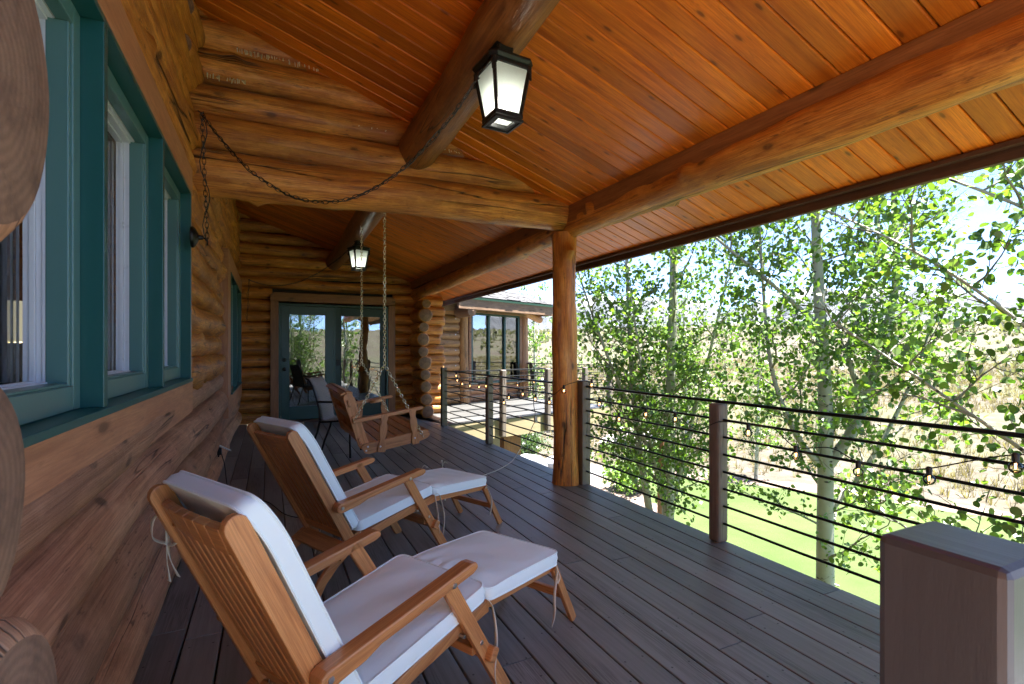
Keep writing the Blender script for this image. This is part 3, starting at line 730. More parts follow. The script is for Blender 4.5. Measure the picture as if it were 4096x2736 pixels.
r4 = thing('terrace_railing', 'farthest railing closing the outer side of the terrace behind the black chairs', 'railing', (0, 0, 0))
for d0 in (1.1, 2.9, 4.7, 6.5):
    q = P(4.40, d0); post(r4, q.x, q.y, .95, .10, A15, -.1)
bars(r4, P(4.40, .06), P(4.40, 6.5), BARZ)
r5 = thing('terrace_railing', 'distant railing along the back edge of the terrace beyond the chairs', 'railing', (0, 0, 0))
bars(r5, P(4.40, 6.5), P(2.3, 6.55), BARZ); q = P(2.3, 6.55); post(r5, q.x, q.y, .95, .10, A15, -.1)
# fat newel post next to the camera
mb = MB(); mb.bar((.8955, .3615, 0), (.8955, .3615, .977), .151, .151, up=(1, 0, 0)); nw = mb.build('newel_post', M['newel'], bevel=.012)
tag(nw, 'thick purple brown painted newel post close up at the lower right', 'post')

# ================================================================== the wing
A22 = R(21); we = Vector((math.cos(A22), math.sin(A22), 0)); wnn = Vector((math.sin(A22), -math.cos(A22), 0)); Wo = Vector((3.0, 10.80, 0))
def Q(s, d, z=0): return Wo+we*s+wnn*d+Vector((0, 0, z))
wing = thing('house_wing', 'log wing of the house with three tall panes and grey shingle roof beyond the terrace', 'building', (0, 0, 0))
mb = MB()
for k in range(13):
    z_ = .10+k*.188; mb.log(Q(-.5, -.05, z_), Q(1.12, -.05, z_), .105, .10, seed=700+k, n=20, bump_=.03)
mb.build('log_wall', [M['logwing'], M['end']], wing, True)
mb = MB()
for k in range(3): mb.log(Q(1.2, -.06, .10+k*.18), Q(3.45, -.06, .10+k*.18), .10, .10, seed=730+k, n=20, bump_=.03)
mb.build('log_wall', LOGL, wing, True)
for k, z_ in enumerate((2.0, 1.63, 1.26, .9)): MB().lathe(Q(.96, .058, z_), [(0, .012), (.012, .01), (.014, 0)], wnn, 10).build('bolt_head', M['steel'], wing, True)
MB().log(Q(1.26, .0, 0), Q(1.26, .0, 2.30), .13, .12, seed=750, n=24, bump_=.05, rnd=False).build('log_post', [M['logwing'], M['end']], wing, True)
MB().bar(Q(1.10, .02, 2.17), Q(1.42, .02, 2.17), .3, .10).build('post_cap', M['trimo'], wing, bevel=.01)
MB().log(Q(3.42, .0, 0), Q(3.42, .0, 2.30), .12, .11, seed=751, n=24, bump_=.05, rnd=False).build('log_post', LOGL, wing, True)
MB().bar(Q(1.39, .0, 1.15), Q(1.46, .0, 1.15), .12, 2.3).build('trim', M['trimo'], wing)
MB().bar(Q(3.20, .0, 1.15), Q(3.29, .0, 1.15), .12, 2.3).build('trim', M['trimo'], wing)
f = MB(); z0_, z1_ = .50, 2.17
f.bar(Q(1.46, .0, z0_-.04), Q(3.20, .0, z0_-.04), .14, .07)
for s0 in (1.49, 2.07, 2.64, 3.17): f.bar(Q(s0-.028, .0, (z0_+z1_)/2), Q(s0+.028, .0, (z0_+z1_)/2), .10, z1_-z0_)
f.bar(Q(1.46, .0, z1_-.02), Q(3.20, .0, z1_-.02), .10, .05)
f = f.build('window', M['greend'], wing, bevel=.003)
for a, b in ((1.518, 2.042), (2.098, 2.612), (2.668, 3.142)): MB().bar(Q(a, .0, (z0_+z1_)/2), Q(b, .0, (z0_+z1_)/2), .008, z1_-z0_-.09).build('pane', M['wingglass'], f)
mb = MB(); mb.bar(Q(1.4, -1.6, 1.2), Q(3.3, -1.6, 1.2), .05, 2.6); mb.build('inner_wall', M['room'], wing)
# eave: fascia timber, drip edge, shingle roof, rafters, soffit
MB().bar(Q(.55, .62, 2.30), Q(4.05, .62, 2.30), .06, .23).build('fascia', M['timber'], wing, bevel=.006)
MB().bar(Q(.5, .10, 2.27), Q(3.6, .10, 2.27), .14, .20).build('header', M['timber'], wing, bevel=.006)
MB().bar(Q(.5, .66, 2.435), Q(4.12, .66, 2.435), .03, .045).build('drip_edge', M['dripgreen'], wing)
MB().lathe(Q(.98, .15, 2.16), [(.0, .50), (.13, .46), (.15, 0)], wnn, 20).build('rafter_end', M['end'], wing, True)
mb = MB(); rg2 = random.Random(4); rows = 22
slope = .36
for k in range(rows):
    d0 = .70-k*.135; z0__ = 2.455+k*.135*slope; s = .45+rg2.uniform(0, .2)
    smax = 4.12-max(0, k*.135)*.95
    while s < smax:
        w__ = rg2.choice((.14, .2, .26, .3)); th = rg2.choice((.010, .018, .018, .026))
        a = Q(s, d0+rg2.choice((0, 0, .02)), z0__+th); b = Q(min(s+w__-.006, smax), d0, z0__+th)
        mb.bar((a+b)/2-Vector((0, 0, 0)), (a+b)/2-wnn*.155+Vector((0, 0, .155*slope)), w__-.006, .012, tone=rg2.random()); s += w__
M['shingle'] = wood('asphalt_shingle', (.085, .083, .085), (.06, .059, .061), (.038, .037, .039), 30, 60, 0, 0, .9, 0, .3, .2, tvar=.6)
mb.build('roof', M['shingle'], wing)
mb = MB(); mb.add([Q(.4, .68, 2.44), Q(4.10, .68, 2.44), Q(1.3, -2.3, 3.50), Q(.4, -2.3, 3.50)], [[0, 1, 2, 3]], [[(0, 0)]*4]); mb.add([Q(4.10, .68, 2.44), Q(4.10, -5, 2.44), Q(1.3, -5, 3.50), Q(1.3, -2.3, 3.5)], [[0, 1, 2, 3]], [[(0, 0)]*4]); mb.build('roof_underlay', M['shingle'], wing)
mb = MB()
for k in range(9): mb.bar(Q(3.46+k*.075, .58, 2.33-.0*k), Q(3.46+k*.075, -4.9, 2.33), .07, .018)
mb.build('soffit', M['trimo'], wing)
for d0 in (.1, -1.6): MB().log(Q(3.2, d0, 2.30), Q(4.0, d0, 2.10), .10, .095, seed=760, n=18).build('rafter_tail', LOGL, wing, True)
mb = MB(); mb.bar(Q(4.04, .6, 2.30), Q(4.04, -4.9, 2.30), .05, .2); mb.build('fascia', M['timber'], wing)
# ================================================================== steamer loungers
def rounded(prof, r=.0): return prof
def capsule(p0, p1, w, n=6):
    """2D outline of a bar from p0 to p1 with round ends"""
    p0 = Vector(p0); p1 = Vector(p1); d = (p1-p0).normalized(); q = Vector((-d.y, d.x)); out = []
    a0 = math.atan2(q.y, q.x)
    for i in range(n+1): a = a0+math.pi*i/n; out.append((p0.x+math.cos(a)*w/2, p0.y+math.sin(a)*w/2))
    for i in range(n+1): a = a0+math.pi+math.pi*i/n; out.append((p1.x+math.cos(a)*w/2, p1.y+math.sin(a)*w/2))
    return out
def ribbon(profile_pts, w):
    """outline that follows a centre line with width w (square ends)"""
    pts = [Vector(p) for p in profile_pts]; L = []; Rr = []
    for i, p in enumerate(pts):
        a = pts[max(i-1, 0)]; b = pts[min(i+1, len(pts)-1)]; d = (b-a).normalized(); q = Vector((-d.y, d.x)); ww = w[i] if hasattr(w, '__len__') else w
        L.append(tuple(p+q*ww/2)); Rr.append(tuple(p-q*ww/2))
    return L+Rr[::-1]
XZ = ((1, 0, 0), (0, 0, 1), (0, 1, 0))
def cushion(name, parent, O, ux, uy, uz, L, W, T, seed, pillow=.012, curl=0., label=None, wr=.004, edgepuff=None, wr_end=0):
    """padded slab: L along ux, W along uy (centred), T along uz, with piping round both edges"""
    O, ux, uy, uz = map(Vector, (O, ux, uy, uz)); rg = random.Random(seed); nx_, ny_ = 44, 22
    ph = [(rg.uniform(5, 26), rg.uniform(3, 20), rg.uniform(0, 6)) for _ in range(6)]
    def surf(i, j, top):
        u = i/nx_; v = j/ny_; x = u*L; y = (v-.5)*W
        # rounded plan corners
        cr = .035; ex = min(x, L-x); ey = W/2-abs(y)
        if ex < cr and ey < cr:
            dx, dy = cr-ex, cr-ey; m_ = max(dx, dy); l_ = math.hypot(dx, dy)
            if l_ > 1e-6: k_ = m_/l_; sx = 1 if x > L/2 else -1; sy = 1 if y > 0 else -1; x += -sx*(dx-dx*k_); y += -sy*(dy-dy*k_)
        edge = min(ex, ey); h = pillow*(1-math.exp(-edge/.03))
        h += wr*sum(math.sin(a*x*2+b*y*2+p) for a, b, p in ph)/6*(1-math.exp(-edge/.05))
        if wr_end: h += wr_end*math.exp(-x/.09)*math.sin(y*70+3*math.sin(y*13+seed))*math.exp(-abs(x-.05)/.1)
        z_ = T/2+h if top else -(T/2+h*.4)
        c = 0
        if curl and x > L-.16: c = curl*((x-(L-.16))/.16)**2
        return O+ux*(x-abs(c)*.1)+uy*y+uz*(z_+T/2-c)
    V = []; F = []; U = []; nv = (ny_+1)
    for top in (1, 0):
        for i in range(nx_+1):
            for j in range(ny_+1): V.append(surf(i, j, top))
    off = (nx_+1)*nv
    for i in range(nx_):
        for j in range(ny_):
            a = i*nv+j; F.append([a, a+nv, a+nv+1, a+1]); U.append([(0, 0)]*4); F.append([off+a, off+a+1, off+a+nv+1, off+a+nv]); U.append([(0, 0)]*4)
    ring = [i*nv for i in range(nx_+1)]+[nx_*nv+j for j in range(1, ny_+1)]+[i*nv+ny_ for i in range(nx_-1, -1, -1)]+[j for j in range(ny_-1, 0, -1)]
    # side band, bulging a little
    mid0 = len(V)
    ctr = O+ux*L/2
    for r_ in ring:
        a = Vector(V[r_]); b = Vector(V[off+r_]); m_ = (a+b)/2; dirv = m_-ctr; dirv -= uz*dirv.dot(uz); V.append(m_+dirv.normalized()*.006)
    n_ = len(ring)
    for i in range(n_):
        j = (i+1) % n_
        F.append([ring[i], ring[j], mid0+j, mid0+i][::-1]); U.append([(0, 0)]*4); F.append([mid0+i, mid0+j, off+ring[j], off+ring[i]][::-1]); U.append([(0, 0)]*4)
    mb = MB(); mb.add(V, F, U); o = mb.build(name, M['canvas'], parent, True, label=label)
    for r0_ in (0, off):
        MB().tube([V[r_+r0_] for r_ in ring], .0042, 6, closed=True).build('piping', M['canvas'], o, True)
    return o
def tie(parent, pts, w_=.012):
    mb = MB(); pts = [Vector(p) for p in pts]; V = []; F = []; U = []
    # smooth the polyline, then sweep a flat ribbon
    sm = []
    for i in range(len(pts)-1):
        p0 = pts[max(i-1, 0)]; p1 = pts[i]; p2 = pts[i+1]; p3 = pts[min(i+2, len(pts)-1)]
        for q in range(6):
            t = q/6; sm.append(.5*((2*p1)+(-p0+p2)*t+(2*p0-5*p1+4*p2-p3)*t*t+(-p0+3*p1-3*p2+p3)*t**3))
    sm.append(pts[-1])
    for i, p in enumerate(sm):
        a = i*.25; s = Vector((math.cos(a)*.4+.3, math.sin(a*.7)*.3+.8, 0)).normalized()*w_/2
        V += [p-s, p+s]
        if i: F.append([2*i-2, 2*i, 2*i+1, 2*i-1]); U.append([(0, 0)]*4)
    mb.add(V, F, U); o = mb.build('tie', M['tape'], parent, True); o.modifiers.new('t', 'SOLIDIFY').thickness = .0016; return o
def lounger(name, label, loc, rz, top, seed, ties):
    t = thing(name, label, 'lounger', loc, rz, 'teak steamer loungers lined up along the wall')
    tk = M['teak']; hx, hz = -.455, .235; tx, tz = top
    back = Vector((tx-hx, 0, tz-hz)).normalized(); bn = Vector((back.z, 0, -back.x))   # bn points forward/up
    for sy in (-1, 1):
        y = .205*sy
        # seat rail that bends down into the rear leg
        cl = [(.135, .335), (.0, .318), (-.2, .285), (-.36, .250), (-.46, .212), (-.55, .155), (-.62, .085), (-.672, 0.0)]
        MB().prism(ribbon(cl, [.046]*5+[.05]*3), (0, y, 0), *XZ, .024).build('side_rail', tk, t, bevel=.004)
        # back stile
        a = Vector((hx, 0, hz))-back*.06; b = Vector((tx, 0, tz))
        MB().prism(capsule((a.x, a.z), (b.x, b.z), .056, 8), (0, .207*sy-.0*sy, 0), *XZ, .025).build('back_stile', tk, t, bevel=.003)
        # arm with a rounded rear end, thicker forward
        prof = [(-.575, .442), (-.57, .462), (-.555, .474), (-.02, .552), (.004, .549), (.012, .538), (.010, .526), (-.012, .516), (-.39, .463), (-.44, .444), (-.545, .424), (-.565, .428)]
        ar = MB().prism(prof, (0, .247*sy, 0), *XZ, .052).build('armrest', tk, t, bevel=.006)
        for (bx, bz) in ((-.545, .45), (-.105, .512)):
            MB().lathe((bx, (.247+.026)*sy, bz), [(0, .003), (.008, .0025), (.0095, 0)], (0, sy, 0), 14).build('bolt', M['steel'], ar, True)
        # front leg
        lg = MB().prism(capsule((-.105, .512), (.205, .012), .052, 6)[:], (0, .232*sy, 0), *XZ, .022).build('front_leg', tk, t, bevel=.003)
        MB().lathe((.062, .244*sy, .245), [(0, .003), (.007, .0025), (.0085, 0)], (0, sy, 0), 14).build('bolt', M['steel'], lg, True)
        # foot rest rail and leg
        MB().prism(capsule((.145, .326), (.635, .298), .042, 6), (0, .178*sy, 0), *XZ, .022).build('foot_rail', tk, t, bevel=.003)
        fl = MB().prism(ribbon([(.612, .298), (.785, 0)], .038), (0, .176*sy+.022*sy, 0), *XZ, .02).build('foot_leg', tk, t, bevel=.003)
        MB().lathe((.615, .209*sy, .296), [(0, .003), (.006, .0025), (.0075, 0)], (0, sy, 0), 12).build('bolt', M['steel'], fl, True)
    # cross members
    c = MB()
    MB().bar((-.30, -.222, .245), (-.30, .222, .245), .05, .022).build('stretcher', tk, t, bevel=.003)
    for (x, z_, w_, h_) in ((.062, .215, .045, .03),): c.bar((x, -.222, z_), (x, .222, z_), w_, h_)
    c.build('stretcher', tk, t, bevel=.003)
    MB().bar((.70, -.19, .148), (.70, .19, .148), .022, .034).build('foot_stretcher', tk, t, bevel=.003)
    c = MB(); c.bar((-.50, -.245, .20), (-.50, .245, .20), .09, .022, up=(-.5, 0, .85)); c.build('rear_stretcher', tk, t, bevel=.003)
    c = MB()
    for sy in (-1, 1): c.box((.055, .221*sy-.012, .16), (.10, .245*sy+.012*sy if sy > 0 else -.221, .225)) if False else None
    c.bar((.105, -.27, .19), (.105, .27, .19), .035, .05, up=(.5, 0, .8)); c.build('notch_bar', tk, t, bevel=.006)
    # seat slats
    s = MB()
    for i in range(9):
        x = -.40+i*.062; zz = .318+(x)*.16+.012; s.bar((x, -.193, zz), (x, .193, zz), .045, .012, up=(-.16, 0, 1))
    s.build('seat_slats', tk, t, bevel=.002)
    s = MB()
    for i in range(7):
        x = .20+i*.062; zz = .335-(x-.145)*.057; s.bar((x, -.167, zz), (x, .167, zz), .045, .012)
    s.build('foot_slats', tk, t, bevel=.002)
    # back panel: top rail, bottom rail, upright slats
    p = MB(); top_ = Vector((tx, 0, tz)); 
    cu = []
    for i in range(9): v = i/8*2-1; cu.append(top_-back*(.055-.018*(1-v*v))-bn*(.018*(1-v*v))+Vector((0, .194*v, 0)))
    for a_, b_ in zip(cu, cu[1:]): p.bar(a_, b_, .022, .075, up=back, tone=.4)
    p.build('back_rail', tk, t, bevel=.003); p = MB()
    bt = Vector((hx, 0, hz))+back*.05; p.bar(bt-Vector((0, .194, 0)), bt+Vector((0, .194, 0)), .022, .05, up=back)
    p.build('back_rail', tk, t, bevel=.003)
    p = MB()
    for i in range(8):
        y = -.165+i*.0471; p.bar(bt+Vector((0, y, 0)), top_-back*.08+Vector((0, y, 0))-bn*.012, .034, .012, up=bn, tone=.3+.05*i)
    p.build('back_slats', tk, t, bevel=.002)
    # chrome adjusting rod
    MB().tube([(-.02, -.238, .30), (-.02, .238, .30)], .006, 8).build('rod', M['steel'], t, True)
    # cushions
    sd = Vector((.985, 0, .16)).normalized(); su = Vector((-sd.z, 0, sd.x))
    cs = cushion('seat_cushion', t, Vector((-.415, 0, .275))+su*.012, sd, (0, 1, 0), su, .545, .445, .05, seed, .010, wr=.009)
    fd = Vector((.997, 0, -.062)).normalized(); fu = Vector((.062, 0, .997)).normalized()
    cf = cushion('foot_cushion', t, (.128, 0, .350), fd, (0, 1, 0), fu, .50, .435, .05, seed+1, .012, wr=.008, wr_end=.012)
    bo = Vector((hx, 0, hz))+back*.045+bn*.040
    Lb = (Vector((tx, 0, tz))-bo).length+.035
    cushion('back_cushion', t, bo, back, (0, 1, 0), bn, Lb, .43, .044, seed+2, .012, curl=.022, wr=.009)
    for pts in ties(back, bn, Vector((hx, 0, hz)), Lb): tie(t, pts, .018 if len(pts) == 5 and pts[0] == pts[-1] or pts[0][2] > .5 else .012)
    return t
def ties1(back, bn, h, Lb):
    # bow behind the far stile, and loose tapes at the knee and the foot
    c = h+back*(Lb*.80)+Vector((0, .235, 0))-bn*.035
    y = Vector((0, 1, 0)); d = Vector((0, 0, -1))
    return [[c, c+y*.03-bn*.03+Vector((0, 0, .03)), c+y*.05-bn*.02+Vector((0, 0, .075)), c+y*.02+Vector((0, 0, .07)), c],
            [c, c-y*.03+Vector((0, 0, .004)), c-y*.045+Vector((0, 0, .012))],
            [c, c+y*.005+d*.05, c-y*.01+d*.10], [c, c-y*.02+d*.04, c-y*.045+d*.085+bn*.01],
            [(.125, -.225, .362), (.135, -.236, .33), (.15, -.24, .22), (.135, -.243, .10), (.165, -.24, .02)],
            [(.12, .225, .365), (.12, .245, .32), (.125, .25, .2), (.11, .245, .13)],
            [(.60, -.205, .335), (.60, -.222, .30), (.575, -.225, .20), (.56, -.235, .13), (.53, -.24, .09)],
            [(.595, -.208, .335), (.615, -.225, .27), (.60, -.222, .24)],
            [(-.44, -.215, .22), (-.45, -.19, .13), (-.50, -.20, .06), (-.58, -.22, .02)],
            [(-.44, .2, .26), (-.46, .18, .2), (-.47, .17, .14)]]
def ties2(back, bn, h, Lb):
    return [[(.125, -.225, .37), (.12, -.238, .34), (.14, -.24, .22), (.155, -.236, .09)],
            [(.135, -.225, .37), (.155, -.238, .35), (.19, -.24, .22), (.185, -.236, .10)],
            [(.60, -.205, .34), (.62, -.225, .29), (.655, -.23, .2), (.64, -.228, .10)],
            [(.60, .205, .34), (.60, .225, .31), (.59, .225, .22)],
            [(.125, .225, .37), (.10, .245, .40), (.04, .26, .405), (-.02, .27, .37), (-.05, .27, .33)],
            [(.125, .23, .375), (.07, .25, .39), (-.01, .26, .385), (-.045, .27, .30)],
            [(.60, .2, .405), (.62, .205, .42), (.64, .2, .405)], [(.40, .21, .41), (.43, .215, .425), (.45, .205, .408)],
            [(-.44, -.1, .24), (-.47, -.1, .16), (-.50, -.13, .12)], [(-.44, .1, .24), (-.46, .1, .2), (-.47, .12, .1)],
            [(-.40, -.215, .28), (-.42, -.235, .25), (-.40, -.238, .15), (-.395, -.236, .05)]]
L1c, L2c = Vector((.4885, 1.78, 0)), Vector((.71, 3.135, 0))
lounger('steamer_lounger', 'nearest teak lounger with white cushions and a bow tied behind its back', L1c, R(28), (-.74, .865), 11, ties1)
lounger('steamer_lounger', 'second teak lounger with white cushions, between the near lounger and the hanging swing', L2c, R(25.5), (-.775, .84), 23, ties2)

# ================================================================== chains
def link(c, d, roll, L, W, r, n=12, m_=5):
    """points of one oval link centred at c, long axis d"""
    d = Vector(d).normalized(); u = d.cross(Vector((0, 0, 1)))
    if u.length < .05: u = Vector((1, 0, 0))
    u = u.normalized(); v = d.cross(u); s = u*math.cos(roll)+v*math.sin(roll); pts = []
    for i in range(n):
        a = 2*math.pi*i/n; pts.append(Vector(c)+d*(math.cos(a)*L/2)+s*(math.sin(a)*W/2*(1.0 if abs(math.cos(a)) > .5 else 1.0)))
    return pts
def chain(mb, path, pitch, L, W, r, n=10, seg=5, twist=0):
    path = [Vector(p) for p in path]; k = 0; i = 0; rem = 0; total = sum((b-a).length for a, b in zip(path, path[1:]))
    N = max(1, int(total/pitch)); acc = [0]
    for a, b in zip(path, path[1:]): acc.append(acc[-1]+(b-a).length)
    for q in range(N):
        s = (q+.5)*total/N; j = max(0, min(len(path)-2, next((x for x in range(len(path)-1) if acc[x+1] >= s), len(path)-2)))
        t = (s-acc[j])/max(1e-6, acc[j+1]-acc[j]); c = path[j].lerp(path[j+1], t); d = (path[j+1]-path[j])
        mb.tube(link(c, d, (q % 2)*math.pi/2+twist+.25*math.sin(q*1.3), L, W, r, n), r, seg, closed=True)
def cat(a, b, sag, n=40):
    a = Vector(a); b = Vector(b); return [a.lerp(b, i/n)-Vector((0, 0, sag*4*(i/n)*(1-i/n))) for i in range(n+1)]

# ================================================================== lanterns
def lantern(label, loc, rz, hook, canopy, wall_dir):
    t = thing('hanging_lantern', label, 'lantern', loc, rz, 'hanging lanterns under the porch purlin')
    bk = M['black']
    # cap: pyramid steps and chimney with a notched crown
    def frus(mb, z0, r0, z1, r1_, ch=.25):
        V = []
        for z_, r_ in ((z0, r0), (z1, r1_)):
            c = r_*ch
            for (x, y) in ((r_, -r_+c), (r_, r_-c), (r_-c, r_), (-r_+c, r_), (-r_, r_-c), (-r_, -r_+c), (-r_+c, -r_), (r_-c, -r_)): V.append((x, y, z_))
        F = [[i, (i+1) % 8, 8+(i+1) % 8, 8+i] for i in range(8)]+[list(range(8, 16)), list(range(7, -1, -1))]
        mb.add(V, F, [[(0, 0)]*len(f) for f in F])
    cap = MB(); frus(cap, .272, .112, .288, .124); frus(cap, .288, .124, .300, .122); frus(cap, .300, .112, .318, .075, .2); frus(cap, .318, .058, .340, .046, .2)
    frus(cap, .340, .050, .352, .046, .2); frus(cap, .352, .042, .378, .046, .2); frus(cap, .378, .046, .388, .055, .2)
    cap.build('cap', bk, t, bevel=.002)
    fr = MB()
    for sx in (-1, 1):
        for sy in (-1, 1):
            fr.bar((sx*.101, sy*.101, .272), (sx*.066, sy*.066, .03), .017, .017, up=(sx, sy, 0))
            fr.prism([(0, 0), (.028, 0), (.02, -.03), (.012, -.035), (.010, -.06), (0, -.07)], (sx*.104, sy*.104, .272), (-sx*.0, -sy*.9, 0), (0, 0, 1), (sx, 0, 0), .012)
            fr.prism([(0, 0), (.028, 0), (.02, -.03), (.012, -.035), (.010, -.06), (0, -.07)], (sx*.104, sy*.104, .272), (-sx*.9, 0, 0), (0, 0, 1), (0, sy, 0), .012)
    for (z_, h_, r_) in ((.265, .018, .100), (.030, .022, .070), (.006, .012, .072)):
        for sg in (-1, 1):
            fr.bar((-r_-.006, sg*r_, z_), (r_+.006, sg*r_, z_), .014, h_); fr.bar((sg*r_, -r_+.0075, z_), (sg*r_, r_-.0075, z_), .014, h_)
    for sg in (-1, 1): fr.bar((-.073, sg*.057, .008), (.073, sg*.057, .008), .022, .008); fr.bar((sg*.057, -.046, .008), (sg*.057, .046, .008), .022, .008)
    fr.build('frame', bk, t, bevel=.0015)
    for (sx, sy) in ((1, 0), (-1, 0), (0, 1), (0, -1)):
        pz = MB(); u = Vector((-sy, sx, 0)); n_ = Vector((sx, sy, 0)); r0_, r1__ = .064, .097
        pz.add([n_*r0_-u*.060+Vector((0, 0, .035)), n_*r0_+u*.060+Vector((0, 0, .035)), n_*r1__+u*.092+Vector((0, 0, .268)), n_*r1__-u*.092+Vector((0, 0, .268))], [[0, 1, 2, 3]], [[(0, 0)]*4])
        o = pz.build('pane', M['frost'], t); o.modifiers.new('t', 'SOLIDIFY').thickness = .003
    MB().sphere((0, 0, .10), .034, 16, (1, 1, 1.25)).build('bulb', M['bulb'], t, True)
    MB().lathe((0, 0, .15), [(.016, 0), (.016, .09), (.0, .12)], n=12).build('socket', bk, t, True)
    # hanger, swag chain and wall canopy, in the lantern's own space
    inv = (Matrix.Translation(loc) @ Matrix.Rotation(rz, 4, 'Z')).inverted()
    top = Vector((0, 0, .388)); hk = inv @ Vector(hook[0]); wk = inv @ Vector(hook[1]); cn = inv @ Vector(canopy)
    mb = MB(); mb.tube(link(top+Vector((0, 0, .012)), (0, 0, 1), .4, .04, .03, .003, 14), .003, 6, closed=True)
    if (hk-top).length > .03: chain(mb, [top+Vector((0, 0, .02)), hk], .028, .042, .022, .0028)
    pa = cat(hk, wk, hook[2]); chain(mb, pa, .030, .043, .019, .0021); pb = [wk, wk.lerp(cn, .5)+Vector((.0, .0, 0)), cn]
    chain(mb, pb, .030, .043, .019, .0021); mb.build('chain', bk, t, True)
    w1 = [p+Vector((.006*math.sin(i*1.3), .006*math.cos(i*1.1), .008*math.sin(i*.9))) for i, p in enumerate(pa)]
    w2 = [wk.lerp(cn, i/14)+Vector((.022*math.sin(i*.9), .01*math.cos(i*1.1), 0)) for i in range(15)]
    MB().tube(w1+w2, .0028, 6).build('cable', M['rubber'], t, True)
    if wall_dir is not None:
        wd = (inv.to_3x3() @ Vector(wall_dir)).normalized(); b0 = cn-wd*.085+Vector((0, 0, .03))
        cb = MB(); cb.lathe(b0, [(.0, 0), (.062, 0), (.064, .01), (.055, .022), (.03, .034), (.016, .040), (.012, .062), (0, .064)], wd, 24); 
        cb.tube([b0+wd*.055, b0+wd*.072+Vector((0, 0, -.004)), b0+wd*.085+Vector((0, 0, -.02)), b0+wd*.084+Vector((0, 0, -.045))], .005, 8)
        cb.build('canopy', bk, t, True)
    hb = MB(); hb.tube([hk+Vector((0, 0, .03)), hk+Vector((0, 0, .005)), hk+Vector((.012, 0, -.008)), hk+Vector((.0, 0, -.018)), hk+Vector((-.01, 0, -.008))], .0032, 6); hb.build('hook', bk, t, True)
    hb = MB(); hb.tube([wk+Vector((-.02, 0, .012)), wk+Vector((.0, 0, .0)), wk+Vector((.01, 0, .012))], .0035, 6); hb.build('hook', bk, t, True)
    return t
lantern('large black lantern with frosted glass hanging nearest under the ceiling', (1.055, 2.285, 2.385), R(4), ((1.055, 2.27, 2.83), (-.345, 3.33, 2.60), .66), (-.335, 3.52, 1.90), (1, 0, 0))
lantern('smaller looking lantern farther along the porch, above the hanging swing', (1.07, 6.86, 2.315), R(14), ((1.07, 6.86, 2.725), (-.30, 9.30, 2.42), .30), (-.33, 9.34, 1.75), None)

# ================================================================== porch swing
Ys, Yn = 4.78, 6.10; cy_ = (Ys+Yn)/2
t = thing('porch_swing', 'slatted wooden porch swing with cup holder arms hanging on chains', 'swing', (1.05, cy_, .30))
o3 = Vector((1.05, cy_, .30)); l = lambda x, y, z_: Vector((x, y, z_))-o3
sw = M['swing']
for sy, y in ((-1, Ys), (1, Yn)):
    Y = y-cy_; out = -sy
    # base rail, tapered with a blunt nose
    MB().prism([(.797-1.05, .0), (.835-1.05, -.012), (1.33-1.05, .075), (1.385-1.05, .095), (1.418-1.05, .125), (1.41-1.05, .155), (1.375-1.05, .182), (1.33-1.05, .175), (.79-1.05, .082), (.765-1.05, .06)], (0, Y, 0), *XZ, .035).build('base_rail', sw, t, bevel=.004)
    # two vase shaped supports
    for (xb, zb, xt, zt) in ((.945, .30, .975, .655), (1.272, .352, 1.235, .69)):
        w_ = [.052, .055, .046, .030, .044, .052, .052, .036, .048, .052]; cl = [(xb+(xt-xb)*q/9-1.05, zb+(zt-zb)*q/9-.30) for q in range(10)]
        MB().prism(ribbon(cl, [1.35*a for a in w_]), (0, Y-sy*-.030, 0), *XZ, .022).build('support', sw, t, bevel=.003)
    # arm
    am = MB().prism([(.690-1.05, .285), (.695-1.05, .312), (.72-1.05, .322), (1.33-1.05, .412), (1.345-1.05, .408), (1.345-1.05, .388), (1.325-1.05, .380), (.72-1.05, .286)], (0, Y+.005*sy, 0), *XZ, .07)
    # cup holder: a ring let into the inside of the arm
    o_ = am.build('armrest', sw, t, bevel=.005)
    cp = MB(); cc = Vector((1.14-1.05, Y-sy*.055, .357)); ad = Vector((.99, 0, .145)).normalized(); an = Vector((-.145, 0, .99)).normalized()
    n_ = 24; V = []; F = []
    for k in range(n_):
        a = 2*math.pi*k/n_
        for (rr, hh) in ((.062, .016), (.062, -.016), (.038, -.016), (.038, .016)):
            V.append(cc+(ad*math.cos(a)*1.15+Vector((0, 1, 0))*math.sin(a))*rr+an*hh)
    for k in range(n_):
        k2 = (k+1) % n_
        for q in range(4): q2 = (q+1) % 4; F.append([k*4+q, k2*4+q, k2*4+q2, k*4+q2])
    cp.add(V, F, [[(0, 0), (.05, 0), (.05, .03), (0, .03)]]*len(F)); cp.build('cup_holder', sw, o_, bevel=.002)
    # back side post
    MB().prism([(.79-1.05, .02), (.845-1.05, .07), (.755-1.05, .34), (.70-1.05, .52), (.69-1.05, .55), (.655-1.05, .562), (.615-1.05, .54), (.612-1.05, .50), (.745-1.05, .06)], (0, Y-sy*.034, 0), *XZ, .03).build('back_post', sw, t, bevel=.004)
    for (bx, bz) in ((.81, .022), (.825, .058), (.935, .055), (1.262, .110)):
        MB().lathe((bx-1.05, Y+sy*.042 if bx > .9 else Y+sy*.0176, bz), [(0, .004), (.008, .003), (.0095, 0)], (0, sy, 0), 12).build('bolt', M['steel'], t, True)
s = MB()
for i in range(6):
    x = .87+i*.088; zz = .30+.395+(x-.79)*.17-.30-.30+.03+.0; zz = .092+(x-.87)*.165
    s.bar((x-1.05, -.63, zz), (x-1.05, .63, zz), .072, .018, up=(-.165, 0, 1))
s.build('seat', sw, t, bevel=.003)
MB().bar((1.395-1.05, -.645, .135), (1.395-1.05, .645, .135), .022, .085, up=(.25, 0, 1)).build('front_rail', sw, t, bevel=.006)
